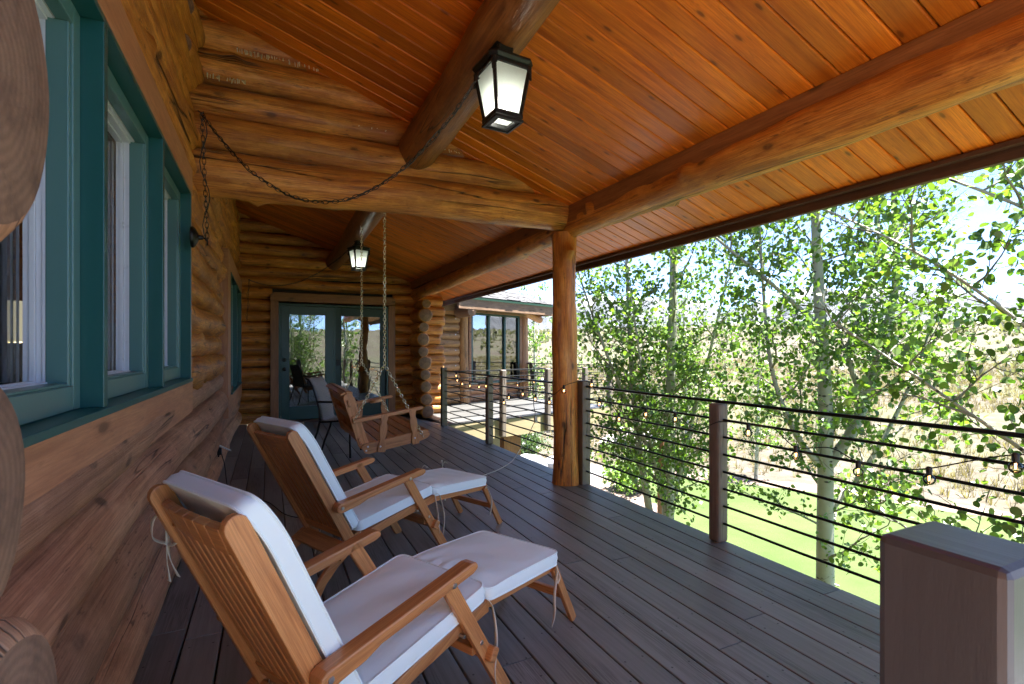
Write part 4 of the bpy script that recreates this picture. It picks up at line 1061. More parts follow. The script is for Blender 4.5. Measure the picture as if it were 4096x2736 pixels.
s = MB(); bd = Vector((.675-.80, 0, .50-.06)).normalized(); bnn = Vector((bd.z, 0, -bd.x))
for i in range(14):
    y = -.585+i*.09; p0 = Vector((.835-1.05, y, .06)); s.bar(p0, p0+bd*(.475+.02*math.sin(i/13*math.pi)), .066, .018, up=bnn)
s.build('backrest', sw, t, bevel=.003)
s = MB()
for (k_, w_) in ((.06, .07), (.27, .07), (.43, .07)):
    p0 = Vector((.775-1.05, 0, .05))+bd*k_; s.bar(p0-Vector((0, .66, 0)), p0+Vector((0, .66, 0)), .022, w_, up=bd)
p0 = Vector((.66-1.05, 0, .565)); s.bar(p0-Vector((0, .665, 0)), p0+Vector((0, .665, 0)), .06, .02, up=(.2, 0, 1)); p0 = Vector((.605-1.05, 0, .555)); s.bar(p0-Vector((0, .665, 0)), p0+Vector((0, .665, 0)), .045, .02, up=(-.5, 0, 1))
s.build('back_rail', sw, t, bevel=.004)
for Y, jx in ((-.655, .982), (.655, .982)):
    mb = MB(); J = Vector((jx-1.05, Y+(.0), .82)); f_ = Vector((1.35-1.05, Y+(-.03 if Y < 0 else .03), .115)); b_ = Vector((.697-1.05, Y+(-.045 if Y < 0 else .045), .305))
    chain(mb, [Vector((jx-1.05, Y, 2.43)), J], .029, .043, .024, .0031, 10, 6); chain(mb, [J, f_+Vector((0, 0, 0))], .029, .043, .024, .0031, 10, 6); chain(mb, [J, b_], .029, .043, .024, .0031, 10, 6)
    mb.build('chain', M['brass'], t, True)

# ================================================================== sling chair behind the swing
CHR = R(-23.5)
def sling_chair(label, loc, rz, sc_=1., cat_='chair', group=None):
    t = thing('sling_chair', label, cat_, loc, rz, group)
    mt = M['chairmetal']; r = .0125
    for sy in (-1, 1):
        y = .235*sy
        MB().tube([(-.265, y, .93), (-.235, y, .915), (-.185, y, .84), (-.14, y, .70), (-.105, y, .55), (-.10, y, .44), (-.13, y, .30), (-.20, y, .12), (-.235, y, 0)], r, 8).build('back_leg', mt, t, True)
        MB().tube([(-.125, y, .655), (.0, y*1.08, .655), (.16, y*1.1, .65), (.235, y*1.08, .60), (.25, y*1.05, .45), (.245, y, .2), (.25, y, 0)], r, 8).build('front_leg', mt, t, True)
        MB().tube([(-.10, y, .42), (.1, y, .43), (.245, y, .44)], .011, 8).build('seat_rail', mt, t, True)
    MB().tube([(.245, -.235, .44), (.245, .235, .44)], .010, 8).tube([(-.10, -.235, .42), (-.10, .235, .42)], .010, 8).build('cross_bar', mt, t, True)
    prof = [(-.27, .935), (-.24, .92), (-.19, .845), (-.145, .70), (-.11, .56), (-.095, .45), (-.07, .425), (.05, .425), (.18, .44), (.245, .445)]
    V = []; F = []; U = []; Ls = 0
    for i, (x, z_) in enumerate(prof):
        if i: Ls += math.dist(prof[i], prof[i-1])
        for j in range(7):
            v = j/6-.5; V.append((x+.012, v*.455, z_-.012*(1-4*v*v)))
        if i:
            for j in range(6):
                a = (i-1)*7+j; F.append([a, a+1, a+8, a+7]); L0 = Ls-math.dist(prof[i], prof[i-1])
                U.append([(L0, j*.076), (L0, (j+1)*.076), (Ls, (j+1)*.076), (Ls, j*.076)])
    mb = MB(); mb.add(V, F, U); o = mb.build('sling', M['sling'], t, True); o.modifiers.new('t', 'SOLIDIFY').thickness = .004
    return t
sling_chair('herringbone sling chair with black tube frame behind the swing, before the glass door', (.715, 6.38, 0), CHR)
# black slatted terrace chairs
def bistro(label, loc, rz):
    t = thing('bar_chair', label, 'chair', loc, rz, 'black chairs out on the far terrace'); mt = M['black']
    for sy in (-1, 1):
        y = .2*sy
        MB().tube([(-.24, y, .92), (-.19, y, .8), (-.17, y, .45), (-.2, y, 0)], .014, 6).build('back_leg', mt, t, True)
        MB().tube([(-.17, y, .66), (.18, y, .66), (.2, y, .45), (.23, y, 0)], .014, 6).build('front_leg', mt, t, True)
    MB().box((-.2, -.21, .43), (.22, .21, .46)).build('seat', mt, t, bevel=.01)
    s = MB()
    for i in range(7): s.bar((-.175, -.17+i*.056, .48), (-.235, -.17+i*.056, .90), .03, .01, up=(1, 0, 0))
    s.bar((-.24, -.21, .91), (-.24, .21, .91), .02, .06); s.build('backrest', mt, t)
    return t
bistro('black metal chair on the terrace, the one nearer the house wing', (6.15, 12.0, 0), R(-10))
bistro('black metal chair on the terrace, the one farther from the house wing', (6.50, 11.75, 0), R(-16))

# ================================================================== string lights and cords
def bezpath(pts, n=8):
    pts = [Vector(p) for p in pts]; sm = []
    for i in range(len(pts)-1):
        p0 = pts[max(i-1, 0)]; p1 = pts[i]; p2 = pts[i+1]; p3 = pts[min(i+2, len(pts)-1)]
        for q in range(n):
            t_ = q/n; sm.append(.5*((2*p1)+(-p0+p2)*t_+(2*p0-5*p1+4*p2-p3)*t_*t_+(-p0+3*p1-3*p2+p3)*t_**3))
    sm.append(pts[-1]); return sm
def stringlight(label, cable, bulbs, r=.024):
    t = thing('string_light', label, 'string light', (0, 0, 0), 0)
    MB().tube(bezpath(cable), .0032, 6).build('cable', M['rubber'], t, True)
    for b in bulbs:
        b = Vector(b); sk = MB().lathe(b+Vector((0, 0, r*.85)), [(.0, 0), (.011, 0), (.012, .03), (.008, .036), (0, .037)], n=12).build('socket', M['rubber'], t, True)
        g = MB().sphere(b, r, 16).build('bulb', M['bulbglass'], t, True)
        f = MB(); f.tube([b+Vector((-.006, 0, .016)), b+Vector((-.004, 0, -.006)), b+Vector((0, 0, .004)), b+Vector((.004, 0, -.006)), b+Vector((.006, 0, .016))], .0017, 5); f.build('filament', M['fil'], g)
    return t
bl = [(2.60, .89, .798), (2.6, 1.172, .686), (2.6, 1.465, .655), (2.6, 1.788, .673), (2.6, 2.091, .753), (2.62, 2.715, .755), (2.6, 3.004, .757), (2.6, 3.331, .681), (2.64, 3.66, .775), (2.60, 3.72, .94)]
cab = [(2.7, .2, .93), (2.67, .6, .86), (2.63, .89, .845), (2.6, 1.172, .735), (2.63, 1.32, .70), (2.6, 1.465, .705), (2.65, 1.63, .74), (2.6, 1.788, .722), (2.63, 1.95, .80), (2.6, 2.091, .803), (2.595, 2.30, .795), (2.60, 2.5, .72), (2.62, 2.715, .805), (2.66, 2.85, .80), (2.6, 3.004, .807), (2.62, 3.16, .76), (2.6, 3.331, .731), (2.66, 3.5, .78), (2.65, 3.66, .825), (2.62, 3.78, .96), (2.56, 3.86, .97)]
stringlight('black cable with clear round bulbs woven through the railing right of the log post', cab, bl)
bl = [(2.42, 3.90, .88), (2.6, 4.473, .714), (2.6, 4.776, .722), (2.6, 5.074, .751), (2.6, 5.446, .681), (2.6, 5.587, .607), (2.6, 6.155, .773), (2.6, 6.392, .747)]
cab = [(2.56, 3.86, .97), (2.44, 3.90, .935), (2.38, 3.97, .86), (2.45, 4.2, .80), (2.6, 4.45, .765), (2.65, 4.62, .80), (2.6, 4.776, .77), (2.66, 4.92, .83), (2.6, 5.074, .80), (2.66, 5.25, .76), (2.6, 5.446, .735), (2.65, 5.5, .70), (2.6, 5.6, .655), (2.66, 5.85, .70), (2.6, 6.155, .825), (2.6, 6.392, .80)]
bl += [(2.6, 6.75, .74), (2.6, 7.06, .75), (2.6, 7.28, .79), (2.6, 7.33, .86)]
cab += [(2.66, 6.6, .82), (2.6, 6.75, .79), (2.65, 6.9, .82), (2.6, 7.06, .80), (2.64, 7.2, .86), (2.6, 7.32, .91)]
stringlight('black cable with glowing round bulbs wrapped past the log post to the corner post', cab, bl)
q = [P(1.5+i*.42, -.08, .60+.05*math.sin(i*2.)) for i in range(7)]
stringlight('faint string of small bulbs hanging on the far terrace railing', [p+Vector((0, 0, .05)) for p in q], q, .02)
# plug hanging from the string lights and white cord over the deck to the second lounger
t = thing('extension_cord', 'thin white extension cord running from the railing across the deck', 'cord', (2.3, 4.6, 0))
o4 = Vector((2.3, 4.6, 0)); pts = [(2.61, 4.82, .53), (2.6, 4.77, .49), (2.585, 4.80, .44), (2.56, 4.88, .30), (2.50, 4.95, .15), (2.38, 4.90, .05), (2.2, 4.80, .008), (2.0, 4.66, .006), (1.75, 4.50, .006), (1.52, 4.30, .006), (1.38, 4.12, .006), (1.30, 3.95, .02), (1.24, 3.82, .20), (1.20, 3.70, .39), (1.16, 3.60, .42)]
MB().tube([Vector(p)-o4 for p in bezpath(pts)], .0042, 8).build('cord', M['cordw'], t, True)
MB().bar(Vector((2.60, 4.77, .535))-o4, Vector((2.59, 4.745, .475))-o4, .028, .034, up=(1, 0, 0)).build('plug', M['cordw'], t, bevel=.005)
MB().tube([Vector((2.60, 4.82, .75))-o4, Vector((2.615, 4.84, .65))-o4, Vector((2.605, 4.79, .575))-o4, Vector((2.60, 4.78, .53))-o4], .004, 8).build('lead', M['rubber'], t, True)
t = thing('power_cord', 'black cord looping over the deck from the outlet low on the log wall', 'cord', (-.3, 5.2, 0))
o5 = Vector((-.3, 5.2, 0)); pts = [(-.405, 5.38, .30), (-.37, 5.30, .20), (-.34, 5.15, .05), (-.30, 5.0, .006), (-.12, 4.72, .006), (.0, 4.55, .006), (.10, 4.20, .006), (.2, 4.05, .006), (.30, 4.05, .006), (.38, 4.2, .006), (.5, 4.32, .006), (.72, 4.38, .006), (.98, 4.35, .006), (1.15, 4.5, .006), (1.2, 4.72, .006), (1.12, 4.82, .01), (1.05, 4.70, .008), (1.15, 4.55, .008)]
MB().tube([Vector(p)-o5 for p in bezpath(pts)], .0036, 8).build('cord', M['rubber'], t, True)
MB().box(Vector((-.435, 5.37, .28))-o5, Vector((-.40, 5.43, .345))-o5).build('plug', M['rubber'], t, bevel=.004)
t = thing('outlet_cover', 'white open outlet cover flap low on the log wall', 'outlet', (-.43, 5.4, .26))
MB().box((0, -.03, 0), (.012, .05, .10)).build('backplate', M['rubber'], t, bevel=.002)
MB().prism([(0, .10), (.10, .045), (.102, .05), (.002, .112)], (.006, .0, 0), (1, 0, 0), (0, 0, 1), (0, 1, 0), .03).build('flap', M['cordw'], t)
t = None
# ================================================================== ground
GZ = -2.6
def gz(x, y):
    r = math.hypot(x, y)
    if r < 17: return GZ
    if r < 420: return GZ+(r-17)*.056*min(1, (r-17)/8)+.35*math.sin(x*.045+1)*math.sin(y*.06)*min(1, (r-17)/60)+2.2*math.sin(x*.011+.4)*math.cos(y*.009)*min(1, (r-17)/300)
    return GZ+403*.056-(r-420)*.05+2.2*math.sin(x*.011+.4)*math.cos(y*.009)
def groundmat():
    m, nt, b = nmat('field_ground'); uv, ob = uvn(nt)
    n1 = noise(nt, ob, .09, 6, .7); n2 = noise(nt, ob, 1.3, 6, .7); n3 = noise(nt, ob, 9, 4, .7)
    c = ramp(nt, n2, [(.3, (.055, .046, .036)), (.5, (.085, .073, .058)), (.7, (.13, .113, .092))])
    c = mix(nt, ramp(nt, n1, [(.45, (0,)*3), (.62, (.8,)*3)]), c, (.085, .092, .052))
    c = mix(nt, ramp(nt, n3, [(.55, (0,)*3), (.7, (.6,)*3)]), c, (.13, .11, .06))
    nt.links.new(c, b.inputs['Base Color']); b.inputs['Roughness'].default_value = 1; b.inputs['Specular IOR Level'].default_value = .1
    bump(nt, b, n3, .8, .05); return m
rad = [0, 3, 6, 9, 12, 15, 17, 18, 19.5, 21, 23, 26, 30, 35, 41, 48, 56, 66, 78, 92, 110, 130, 155, 185, 220, 260, 310, 360, 400, 420, 445, 480, 560, 700, 900]
NA = 144; V = [(0, 0, GZ)]; F = []
for r_ in rad[1:]:
    for k in range(NA):
        a = 2*math.pi*k/NA; x, y = r_*math.sin(a), r_*math.cos(a); V.append((x, y, gz(x, y)))
for k in range(NA): F.append([0, 1+(k+1) % NA, 1+k])
for i in range(len(rad)-2):
    for k in range(NA):
        k2 = (k+1) % NA; a = 1+i*NA; F.append([a+k, a+k2, a+NA+k2, a+NA+k])
mb = MB(); mb.add(V, F, [[(0, 0)]*len(f) for f in F]); g = mb.build('ground', groundmat(), smooth=True); struct(g, 'dry sagebrush field rising gently behind the garden', 'field')
def lawnmat():
    m, nt, b = nmat('lawn_grass'); uv, ob = uvn(nt)
    n = noise(nt, ob, .7, 5, .6); n2 = noise(nt, ob, 30, 4, .8)
    c = ramp(nt, n, [(.35, (.045, .056, .022)), (.65, (.075, .088, .038))]); c = mix(nt, mth(nt, 'MULTIPLY', n2, .5), c, (.07, .15, .02))
    nt.links.new(c, b.inputs['Base Color']); b.inputs['Roughness'].default_value = .9; b.inputs['Specular IOR Level'].default_value = .15; bump(nt, b, n2, .8, .03); return m
def gravelmat():
    m, nt, b = nmat('gravel_stones'); uv, ob = uvn(nt)
    v = nt.nodes.new('ShaderNodeTexVoronoi'); v.inputs['Scale'].default_value = 22; nt.links.new(ob, v.inputs[0])
    s = nt.nodes.new('ShaderNodeSeparateColor'); nt.links.new(v.outputs['Color'], s.inputs[0])
    c = ramp(nt, s.outputs[0], [(0, (.08, .08, .085)), (.6, (.17, .17, .18)), (1, (.28, .275, .27))])
    c = mix(nt, ramp(nt, noise(nt, ob, .5, 5), [(.5, (0,)*3), (.62, (1,)*3)]), c, (.20, .14, .105))
    nt.links.new(c, b.inputs['Base Color']); b.inputs['Roughness'].default_value = .9; bump(nt, b, v.outputs['Distance'], .8, .02); return m
def soilmat():
    m, nt, b = nmat('bare_mulch'); uv, ob = uvn(nt)
    n = noise(nt, ob, 14, 6, .8); c = ramp(nt, n, [(.3, (.09, .058, .044)), (.6, (.21, .155, .125)), (.8, (.3, .25, .22))])
    nt.links.new(c, b.inputs['Base Color']); b.inputs['Roughness'].default_value = 1; bump(nt, b, n, .8, .03); return m
def flat(name, pts, z_, mat, label, cat_):
    sm = bezpath([(a, b, 0) for a, b in pts]+[(pts[0][0], pts[0][1], 0)], 6)[:-1]
    rg = random.Random(len(pts)); V = [(p.x+rg.uniform(-.06, .06), p.y+rg.uniform(-.06, .06), z_) for p in sm]
    mb = MB(); mb.add(V, [list(range(len(V)))], [[(0, 0)]*len(V)])
    o = mb.build(name, mat); me = o.data
    if me.polygons[0].normal.z < 0: me.flip_normals()
    struct(o, label, cat_); return o
arc = [(15.9*math.sin(R(a)), 15.9*math.cos(R(a))) for a in range(46, 165, 9)]
flat('mulch_bed', [(2.9, -14.5), (2.9, 7.3), (7.9, 9.2), (7.9, 10.6), (9.7, 13.4)]+[(x*1.055, y*1.055) for x, y in arc], GZ+.004, soilmat(), 'strip of bare pinkish mulch round the lawn', 'mulch')
flat('lawn', [(3.4, -14), (3.4, 6.2), (8.3, 8.7), (8.8, 10.2), (10.4, 12.0)]+arc, GZ+.008, lawnmat(), 'bright mown lawn below the deck', 'lawn')
flat('gravel_path', [(3.0, 6.9), (8.0, 9.1), (8.1, 10.5), (9.6, 12.9), (9.8, 14.2), (7.5, 15.2), (1.5, 15.2), (1.5, 8)], GZ+.012, gravelmat(), 'grey gravel path beside the terrace', 'path')
# mountains
def mtn():
    rg = random.Random(12); NX, NY = 260, 26; V = []; F = []; D0, D1 = 2300, 3300
    oc = [(rg.uniform(0, 6.28), 2**k*1.7) for k in range(8)]
    def ridge(t): return sum((1-abs(math.sin(t*f*3.1+p)))*.62**i for i, (p, f) in enumerate(oc))/2.2
    for j in range(NY+1):
        d = D0+(D1-D0)*j/NY; e_ = math.sin(math.pi*min(1, j/NY*.5/.5)*.5) if True else 0
        for i in range(NX+1):
            az = R(-25+140*i/NX); t = i/NX*4
            h = (165+210*ridge(t))*(e_**1.3)+70*ridge(t*3+j*.11)*e_*(j/NY)+26*ridge(t*9+j*.3)*e_
            V.append((d*math.sin(az), d*math.cos(az), -30+h*1.12))
    for j in range(NY):
        for i in range(NX): a = j*(NX+1)+i; F.append([a, a+1, a+NX+2, a+NX+1])
    m, nt, b = nmat('mountain_rock'); gm = nt.nodes.new('ShaderNodeNewGeometry'); sp = nt.nodes.new('ShaderNodeSeparateXYZ'); nt.links.new(gm.outputs['Position'], sp.inputs[0])
    n = noise(nt, mapping(nt, gm.outputs['Position'], (.006,)*3), 1, 8, .7)
    hh = mth(nt, 'ADD', mth(nt, 'MULTIPLY', sp.outputs[2], 1/560.), mth(nt, 'MULTIPLY', n, .9))
    c = mix(nt, ramp(nt, hh, [(.98, (0,)*3), (1.06, (1,)*3)]), (.045, .05, .058), (.30, .31, .32))
    nt.links.new(c, b.inputs['Base Color']); b.inputs['Roughness'].default_value = .9
    mb = MB(); mb.add(V, F, [[(0, 0)]*4]*len(F)); o = mb.build('mountains', m, smooth=False); struct(o, 'snow streaked mountain range on the horizon', 'mountains')
mtn()

# ================================================================== fast leaf meshes
def leafmesh(name, P_, N_, S_, mat, parent, seed=0, nseg=7, tones=None, tip=.12, droop=True):
    rg = np.random.default_rng(seed); n = len(P_); P_ = np.asarray(P_); N_ = np.asarray(N_)
    N_ /= np.linalg.norm(N_, axis=1)[:, None]+1e-9
    dn = np.tile(np.array([[0, 0, -1.]]), (n, 1))+rg.normal(0, .55, (n, 3))
    D = dn-N_*(dn*N_).sum(1)[:, None]; D /= np.linalg.norm(D, axis=1)[:, None]+1e-9
    B = np.cross(N_, D); ang = np.arange(nseg)*2*math.pi/nseg
    rr = np.ones(nseg); rr[0] = 1+tip*2
    co = P_[:, None, :]+(D[:, None, :]*(np.cos(ang)*rr)[None, :, None]+B[:, None, :]*(np.sin(ang)*.92)[None, :, None])*S_[:, None, None]
    co += N_[:, None, :]*((np.abs(np.sin(ang))**1.5)[None, :, None]*.18*S_[:, None, None])
    me = bpy.data.meshes.new(name); me.vertices.add(n*nseg); me.vertices.foreach_set('co', co.astype(np.float32).ravel())
    me.loops.add(n*nseg); me.loops.foreach_set('vertex_index', np.arange(n*nseg, dtype=np.int32))
    me.polygons.add(n); me.polygons.foreach_set('loop_start', np.arange(n, dtype=np.int32)*nseg)
    ta = me.attributes.new('tone', 'FLOAT', 'FACE'); ta.data.foreach_set('value', (rg.random(n) if tones is None else tones).astype(np.float32))
    me.materials.append(mat); me.update(calc_edges=True)
    o = bpy.data.objects.new(name, me); C.objects.link(o)
    if parent is not None: o.parent = parent
    return o
def tree(label, base, stems, seed, leaf=.036, dens=1., l1=(1.0, 2.2), zmin=.9, cat_='tree', group='aspen trees round the deck', name='aspen_tree', mat=None, spread=1., twl=(.35, .75), nseg=7, lp=None):
    rg = random.Random(seed); t = thing(name, label, cat_, base, 0, group)
    wood_ = MB(); tw = MB(); lm = MB(); LP = []; LN = []
    def rv(s=1.): return Vector((rg.gauss(0, s), rg.gauss(0, s), rg.gauss(0, s)))
    def leaves(p0, p1, n, off=.05):
        for _ in range(n):
            p = p0.lerp(p1, rg.random()**.8)+rv(off); LP.append(tuple(p)); q = rv(1); q.z = q.z+.55; LN.append(tuple(q))
    def path(p, d, L, n, curve, up):
        pts = [p.copy()]; d = d.normalized()
        for i in range(n):
            d = (d+rv(curve)+Vector((0, 0, up))).normalized(); pts.append(pts[-1]+d*(L/n))
        return pts
    for st in stems:
        pts = [Vector(p[:3]) for p in st['p']]; sm = bezpath(pts, 5); N = len(sm); r0, r1_ = st['r']
        wood_.tube(sm, [max(.008, r0+(r1_-r0)*(i/(N-1))) for i in range(N)], 12 if r0 > .05 else 8)
        L = sum((b-a).length for a, b in zip(sm, sm[1:])); s = st.get('start', zmin)*1.; ph = rg.random()*6
        while s < L:
            acc = 0; c = sm[-1]; dr = (sm[-1]-sm[-2]).normalized()
            for a, b in zip(sm, sm[1:]):
                q = (b-a).length
                if acc+q >= s: c = a.lerp(b, (s-acc)/q); dr = (b-a).normalized(); break
                acc += q
            f = s/L; ph += 2.4+rg.uniform(-.4, .4)
            sd_ = Vector((math.cos(ph), math.sin(ph), 0))
            d = (sd_*spread+Vector((0, 0, rg.uniform(.15, .9)))+dr*.3).normalized()
            LL = rg.uniform(*l1)*(1.15-.75*f)*st.get('k', 1.)
            bp_ = path(c, d, LL, 7, .13, .03); rr = .010+.010*LL*(1-f*.5)
            lm.tube(bp_, [rr*.8*(1-.78*i/7) for i in range(8)], 6, cap=False)
            m_ = int(LL/.13*dens)+2
            for _ in range(m_):
                u = rg.uniform(.18, 1); i = min(6, int(u*7)); p = bp_[i].lerp(bp_[i+1], u*7-i)
                dd = ((bp_[i+1]-bp_[i]).normalized()*.8+rv(.75)).normalized(); tl = rg.uniform(*twl)*(1.1-.5*u)
                tp = path(p, dd, tl, 4, .22, -.02); tw.tube(tp, [.0042, .0035, .003, .0022, .0015], 3, cap=False)
                for a, b in zip(tp[1:], tp[2:]): leaves(a, b, rg.randint(2, 4), .045)
                leaves(tp[-2], tp[-1], 3, .06)
            s += rg.uniform(.14, .30)/st.get('dk', 1.)
        leaves(sm[-3], sm[-1], 20, .12)
    wood_.build('trunk', M['bark'], t, True); tw.build('twigs', M['twig'], t); lm.build('branches', M['limb'], t, True)
    n = len(LP); rgn = np.random.default_rng(seed)
    leafmesh('crown', np.array(LP), np.array(LN), leaf*(.65+.6*rgn.random(n)), mat or M['leaf'], t, seed, nseg)
    return t, n
H = -GZ
T1, n1 = tree('slender aspen with several pale stems rising from one base, just right of the log post', (5.72, 6.12, GZ), [
    dict(p=[(0, 0, -.1), (.03, .0, 1.2), (.06, -.02, 3), (.10, -.05, 5), (.14, -.05, 7.0), (.15, 0, 8.6)], r=(.115, .03), start=1.2),
    dict(p=[(-.05, .05, .2), (-.28, .16, 1.6), (-.42, .28, 3), (-.5, .35, 5), (-.5, .4, 6.6)], r=(.07, .018), start=1.3, k=.8),
    dict(p=[(-.02, .02, 1.6), (-.4, .1, 2.5), (-.95, .3, 3.8), (-1.4, .55, 5.3)], r=(.045, .012), start=.7, k=.75),
    dict(p=[(.02, 0, .9), (.28, -.10, 2.2), (.62, -.3, 3.8), (.9, -.5, 5.4)], r=(.045, .012), start=.7, k=.75),
    dict(p=[(.0, 0, 1.2), (-.25, .05, 2.2), (-.6, -.1, 3.6), (-.9, -.2, 4.8)], r=(.035, .010), start=.6, k=.7)], 3, .028, 1.5, (.9, 1.9), 1.0)
T2, n2 = tree('tallest aspen with a thick white trunk forking just above the railing', (6.55, 4.10, GZ), [
    dict(p=[(0, 0, -.1), (.0, .0, 1.4), (.0, 0, 3.2), (-.05, .05, 4.6), (-.10, .08, 6.2), (-.1, .1, 8.6)], r=(.118, .03), start=1.2, k=1.),
    dict(p=[(.02, -.02, 2.35), (.28, -.22, 2.9), (.52, -.40, 3.9), (.66, -.5, 4.8), (.60, -.5, 5.8), (.7, -.5, 7)], r=(.075, .02), start=.9, k=.8),
    dict(p=[(.36, -.28, 3.2), (.25, -.15, 3.9), (.5, -.35, 4.9), (.6, -.3, 6.2)], r=(.04, .012), start=.5, k=.6),
    dict(p=[(.0, .02, 2.3), (-.3, .2, 2.75), (-.5, .4, 3.6), (-.55, .5, 4.8), (-.5, .6, 5.9)], r=(.045, .012), start=.6, k=.7),
    dict(p=[(.03, 0, 1.7), (.42, -.3, 2.4), (.75, -.6, 3.4), (.95, -.8, 4.4)], r=(.04, .012), start=.5, k=.7),
    dict(p=[(0, 0, 4.1), (-.5, .35, 4.7), (-1.1, .7, 5.3), (-1.7, 1.0, 5.9)], r=(.035, .01), start=.5, k=.6)], 8, .028, 1.45, (.8, 1.8), 1.0)
T3, n3 = tree('close aspen at the right whose leafy branches reach in before the sky', (5.35, .80, GZ), [
    dict(p=[(0, 0, -.1), (.05, .0, 2), (.0, .05, 4), (-.1, .1, 6), (-.1, .1, 8)], r=(.11, .03), start=1.2, k=1.),
    dict(p=[(0, 0, 2.0), (-.4, .6, 2.9), (-.75, 1.3, 3.6), (-.9, 1.9, 4.1)], r=(.02, .005), start=.4, k=.62),
    dict(p=[(0, 0, 2.8), (-.5, .7, 3.9), (-.85, 1.3, 4.6), (-1.0, 2.1, 5.2)], r=(.02, .005), start=.4, k=.62),
    dict(p=[(0, 0, 3.3), (-.2, .6, 4.6), (-.4, 1.5, 5.4), (-.5, 2.4, 6.1)], r=(.02, .005), start=.3, k=.62),
    dict(p=[(0, 0, 1.4), (-.3, .5, 1.8), (-.5, 1.2, 2.2), (-.6, 2.0, 2.6)], r=(.018, .005), start=.3, k=.55)], 14, .027, 1.5, (.8, 1.7), 1.4, nseg=8)
T4, n4 = tree('leafy young tree behind the front aspens at the near edge of the dry field', (14.5, 14.5, gz(14.5, 14.5)), [
    dict(p=[(0, 0, -.1), (.1, .0, 1.5), (.0, .1, 3.5), (.1, .1, 6.0)], r=(.08, .02), start=.7, k=.9),
    dict(p=[(0, 0, .3), (-.3, .3, 1.5), (-.5, .5, 3.2), (-.7, .6, 4.8)], r=(.05, .015), start=.6, k=.8)], 21, .042, .5, (.8, 1.6), .8, nseg=6)
print('leaves', n1, n2, n3, n4)
def place(src, label, loc, rz, s=1.):
    c = copy_tree(src); c['label'] = label; c.location = (loc[0], loc[1], gz(loc[0], loc[1])); c.rotation_euler = (0, 0, rz); c.scale = (s, s, s); return c
place(T4, 'bushy tree behind the terrace railing, seen left of the log post', (9.6, 17.5), 1.0, 1.0)
place(T4, 'bushy tree farther back, half hidden by the wing eave', (7.8, 21.0), 2.2, 1.1)
place(T4, 'bushy tree far behind the terrace, right of the log post', (11.8, 19.5), 3.6, .85)
place(T4, 'low young tree on the far edge of the lawn', (13.0, 10.2), 4.4, .75)
place(T1, 'aspen beyond the open end of the porch, mirrored in the glass door', (1.4, -9.5), 1.5, 1.05)
place(T4, 'bushy tree past the porch end, reflected beside the aspen', (4.2, -12.5), 2.5, 1.25)
place(T4, 'bushy tree past the porch end nearest the house', (-1.6, -11.0), .5, 1.2)

# ================================================================== bushes, boulders, grass
def bush(label, loc, r, h, seed, n, mat, leaf, name='garden_shrub', cat_='shrub', group=None):
    t = thing(name, label, cat_, (loc[0], loc[1], gz(*loc)), 0, group); rg = np.random.default_rng(seed)
    nb = 26; ctr = rg.normal(0, .42, (nb, 3))*np.array([r, r, h*.5])+np.array([0, 0, h*.5]); ctr[:, 2] = np.clip(ctr[:, 2], .1, h)
    idx = rg.integers(0, nb, n); P_ = ctr[idx]+rg.normal(0, .16, (n, 3))*r; P_[:, 2] = np.abs(P_[:, 2])
    leafmesh('foliage', P_, rg.normal(0, 1, (n, 3))+np.array([0, 0, .5]), leaf*(.7+.6*rg.random(n)), mat, t, seed, 6)
    mb = MB()
    for k in range(nb): mb.tube([Vector((0, 0, 0)), Vector(ctr[k])*.5+Vector((0, 0, .05)), Vector(ctr[k])], [.012, .008, .004], 4)
    mb.build('stems', M['twig'], t); return t
bush('dark green juniper growing behind the boulders near the terrace', (8.3, 15.8), 1.1, 1.3, 5, 2600, M['leafdark'], .035)
bush('loose green shrub at the corner of the gravel path', (8.9, 10.9), .8, .9, 6, 2000, M['leaf'], .035)
bush('light green shrub beside the white boulders', (11.9, 12.6), .9, .8, 7, 2000, M['leaf'], .04)
def boulder(label, loc, s, seed, col):
    rg = random.Random(seed); mb = MB(); mb.sphere((0, 0, 0), 1, 22); ph = [(Vector((rg.gauss(0, 1), rg.gauss(0, 1), rg.gauss(0, 1))).normalized(), rg.uniform(.55, .95)) for _ in range(11)]
    V = []
    for v in mb.v:
        v = Vector(v)
        for n_, d_ in ph:
            q = v.dot(n_)
            if q > d_: v -= n_*(q-d_)*.9
        V.append((v.x*s[0], v.y*s[1], v.z*s[2]+s[2]*.55))
    mb.v = V; o = mb.build('boulder', plain('boulder_stone', col, .85, 0, .35, 3, .5), None); o.location = (loc[0], loc[1], gz(*loc)); tag(o, label, 'boulder')
boulder('large blue grey boulder by the gravel under the terrace', (7.2, 13.6), (.62, .5, .45), 1, (.30, .31, .33))
boulder('flat grey boulder next to the juniper', (8.35, 13.9), (.5, .45, .3), 2, (.24, .25, .27))
boulder('pale pinkish boulder at the edge of the dry field', (12.9, 15.2), (.8, .6, .5), 3, (.48, .42, .38))
boulder('smaller white boulder left of the pinkish one', (12.0, 16.0), (.45, .4, .32), 4, (.52, .49, .46))
boulder('small dark boulder on the gravel path', (6.3, 12.6), (.3, .3, .2), 5, (.2, .2, .21))
MB_ = MB(); MB_.bar((6.95, 7.55, GZ), (6.95, 7.55, -.15), .14, .14, up=(.9, .2, 0)); o = MB_.build('garden_post', M['trimo'], bevel=.006); tag(o, 'square orange brown wooden post standing in the gravel beyond the railing', 'post')
t = thing('garden_hose', 'pale garden hose looped on the lawn by the white trunk', 'hose', (7.6, 5.0, GZ+.01))
o6 = Vector(); hp = [(0.75*math.cos(a*.35)*(1-.01*a)+.0, .55*math.sin(a*.35), .012) for a in range(17)]+[(-.2, 1.2, .012), (-1.5, 2.2, .012)]
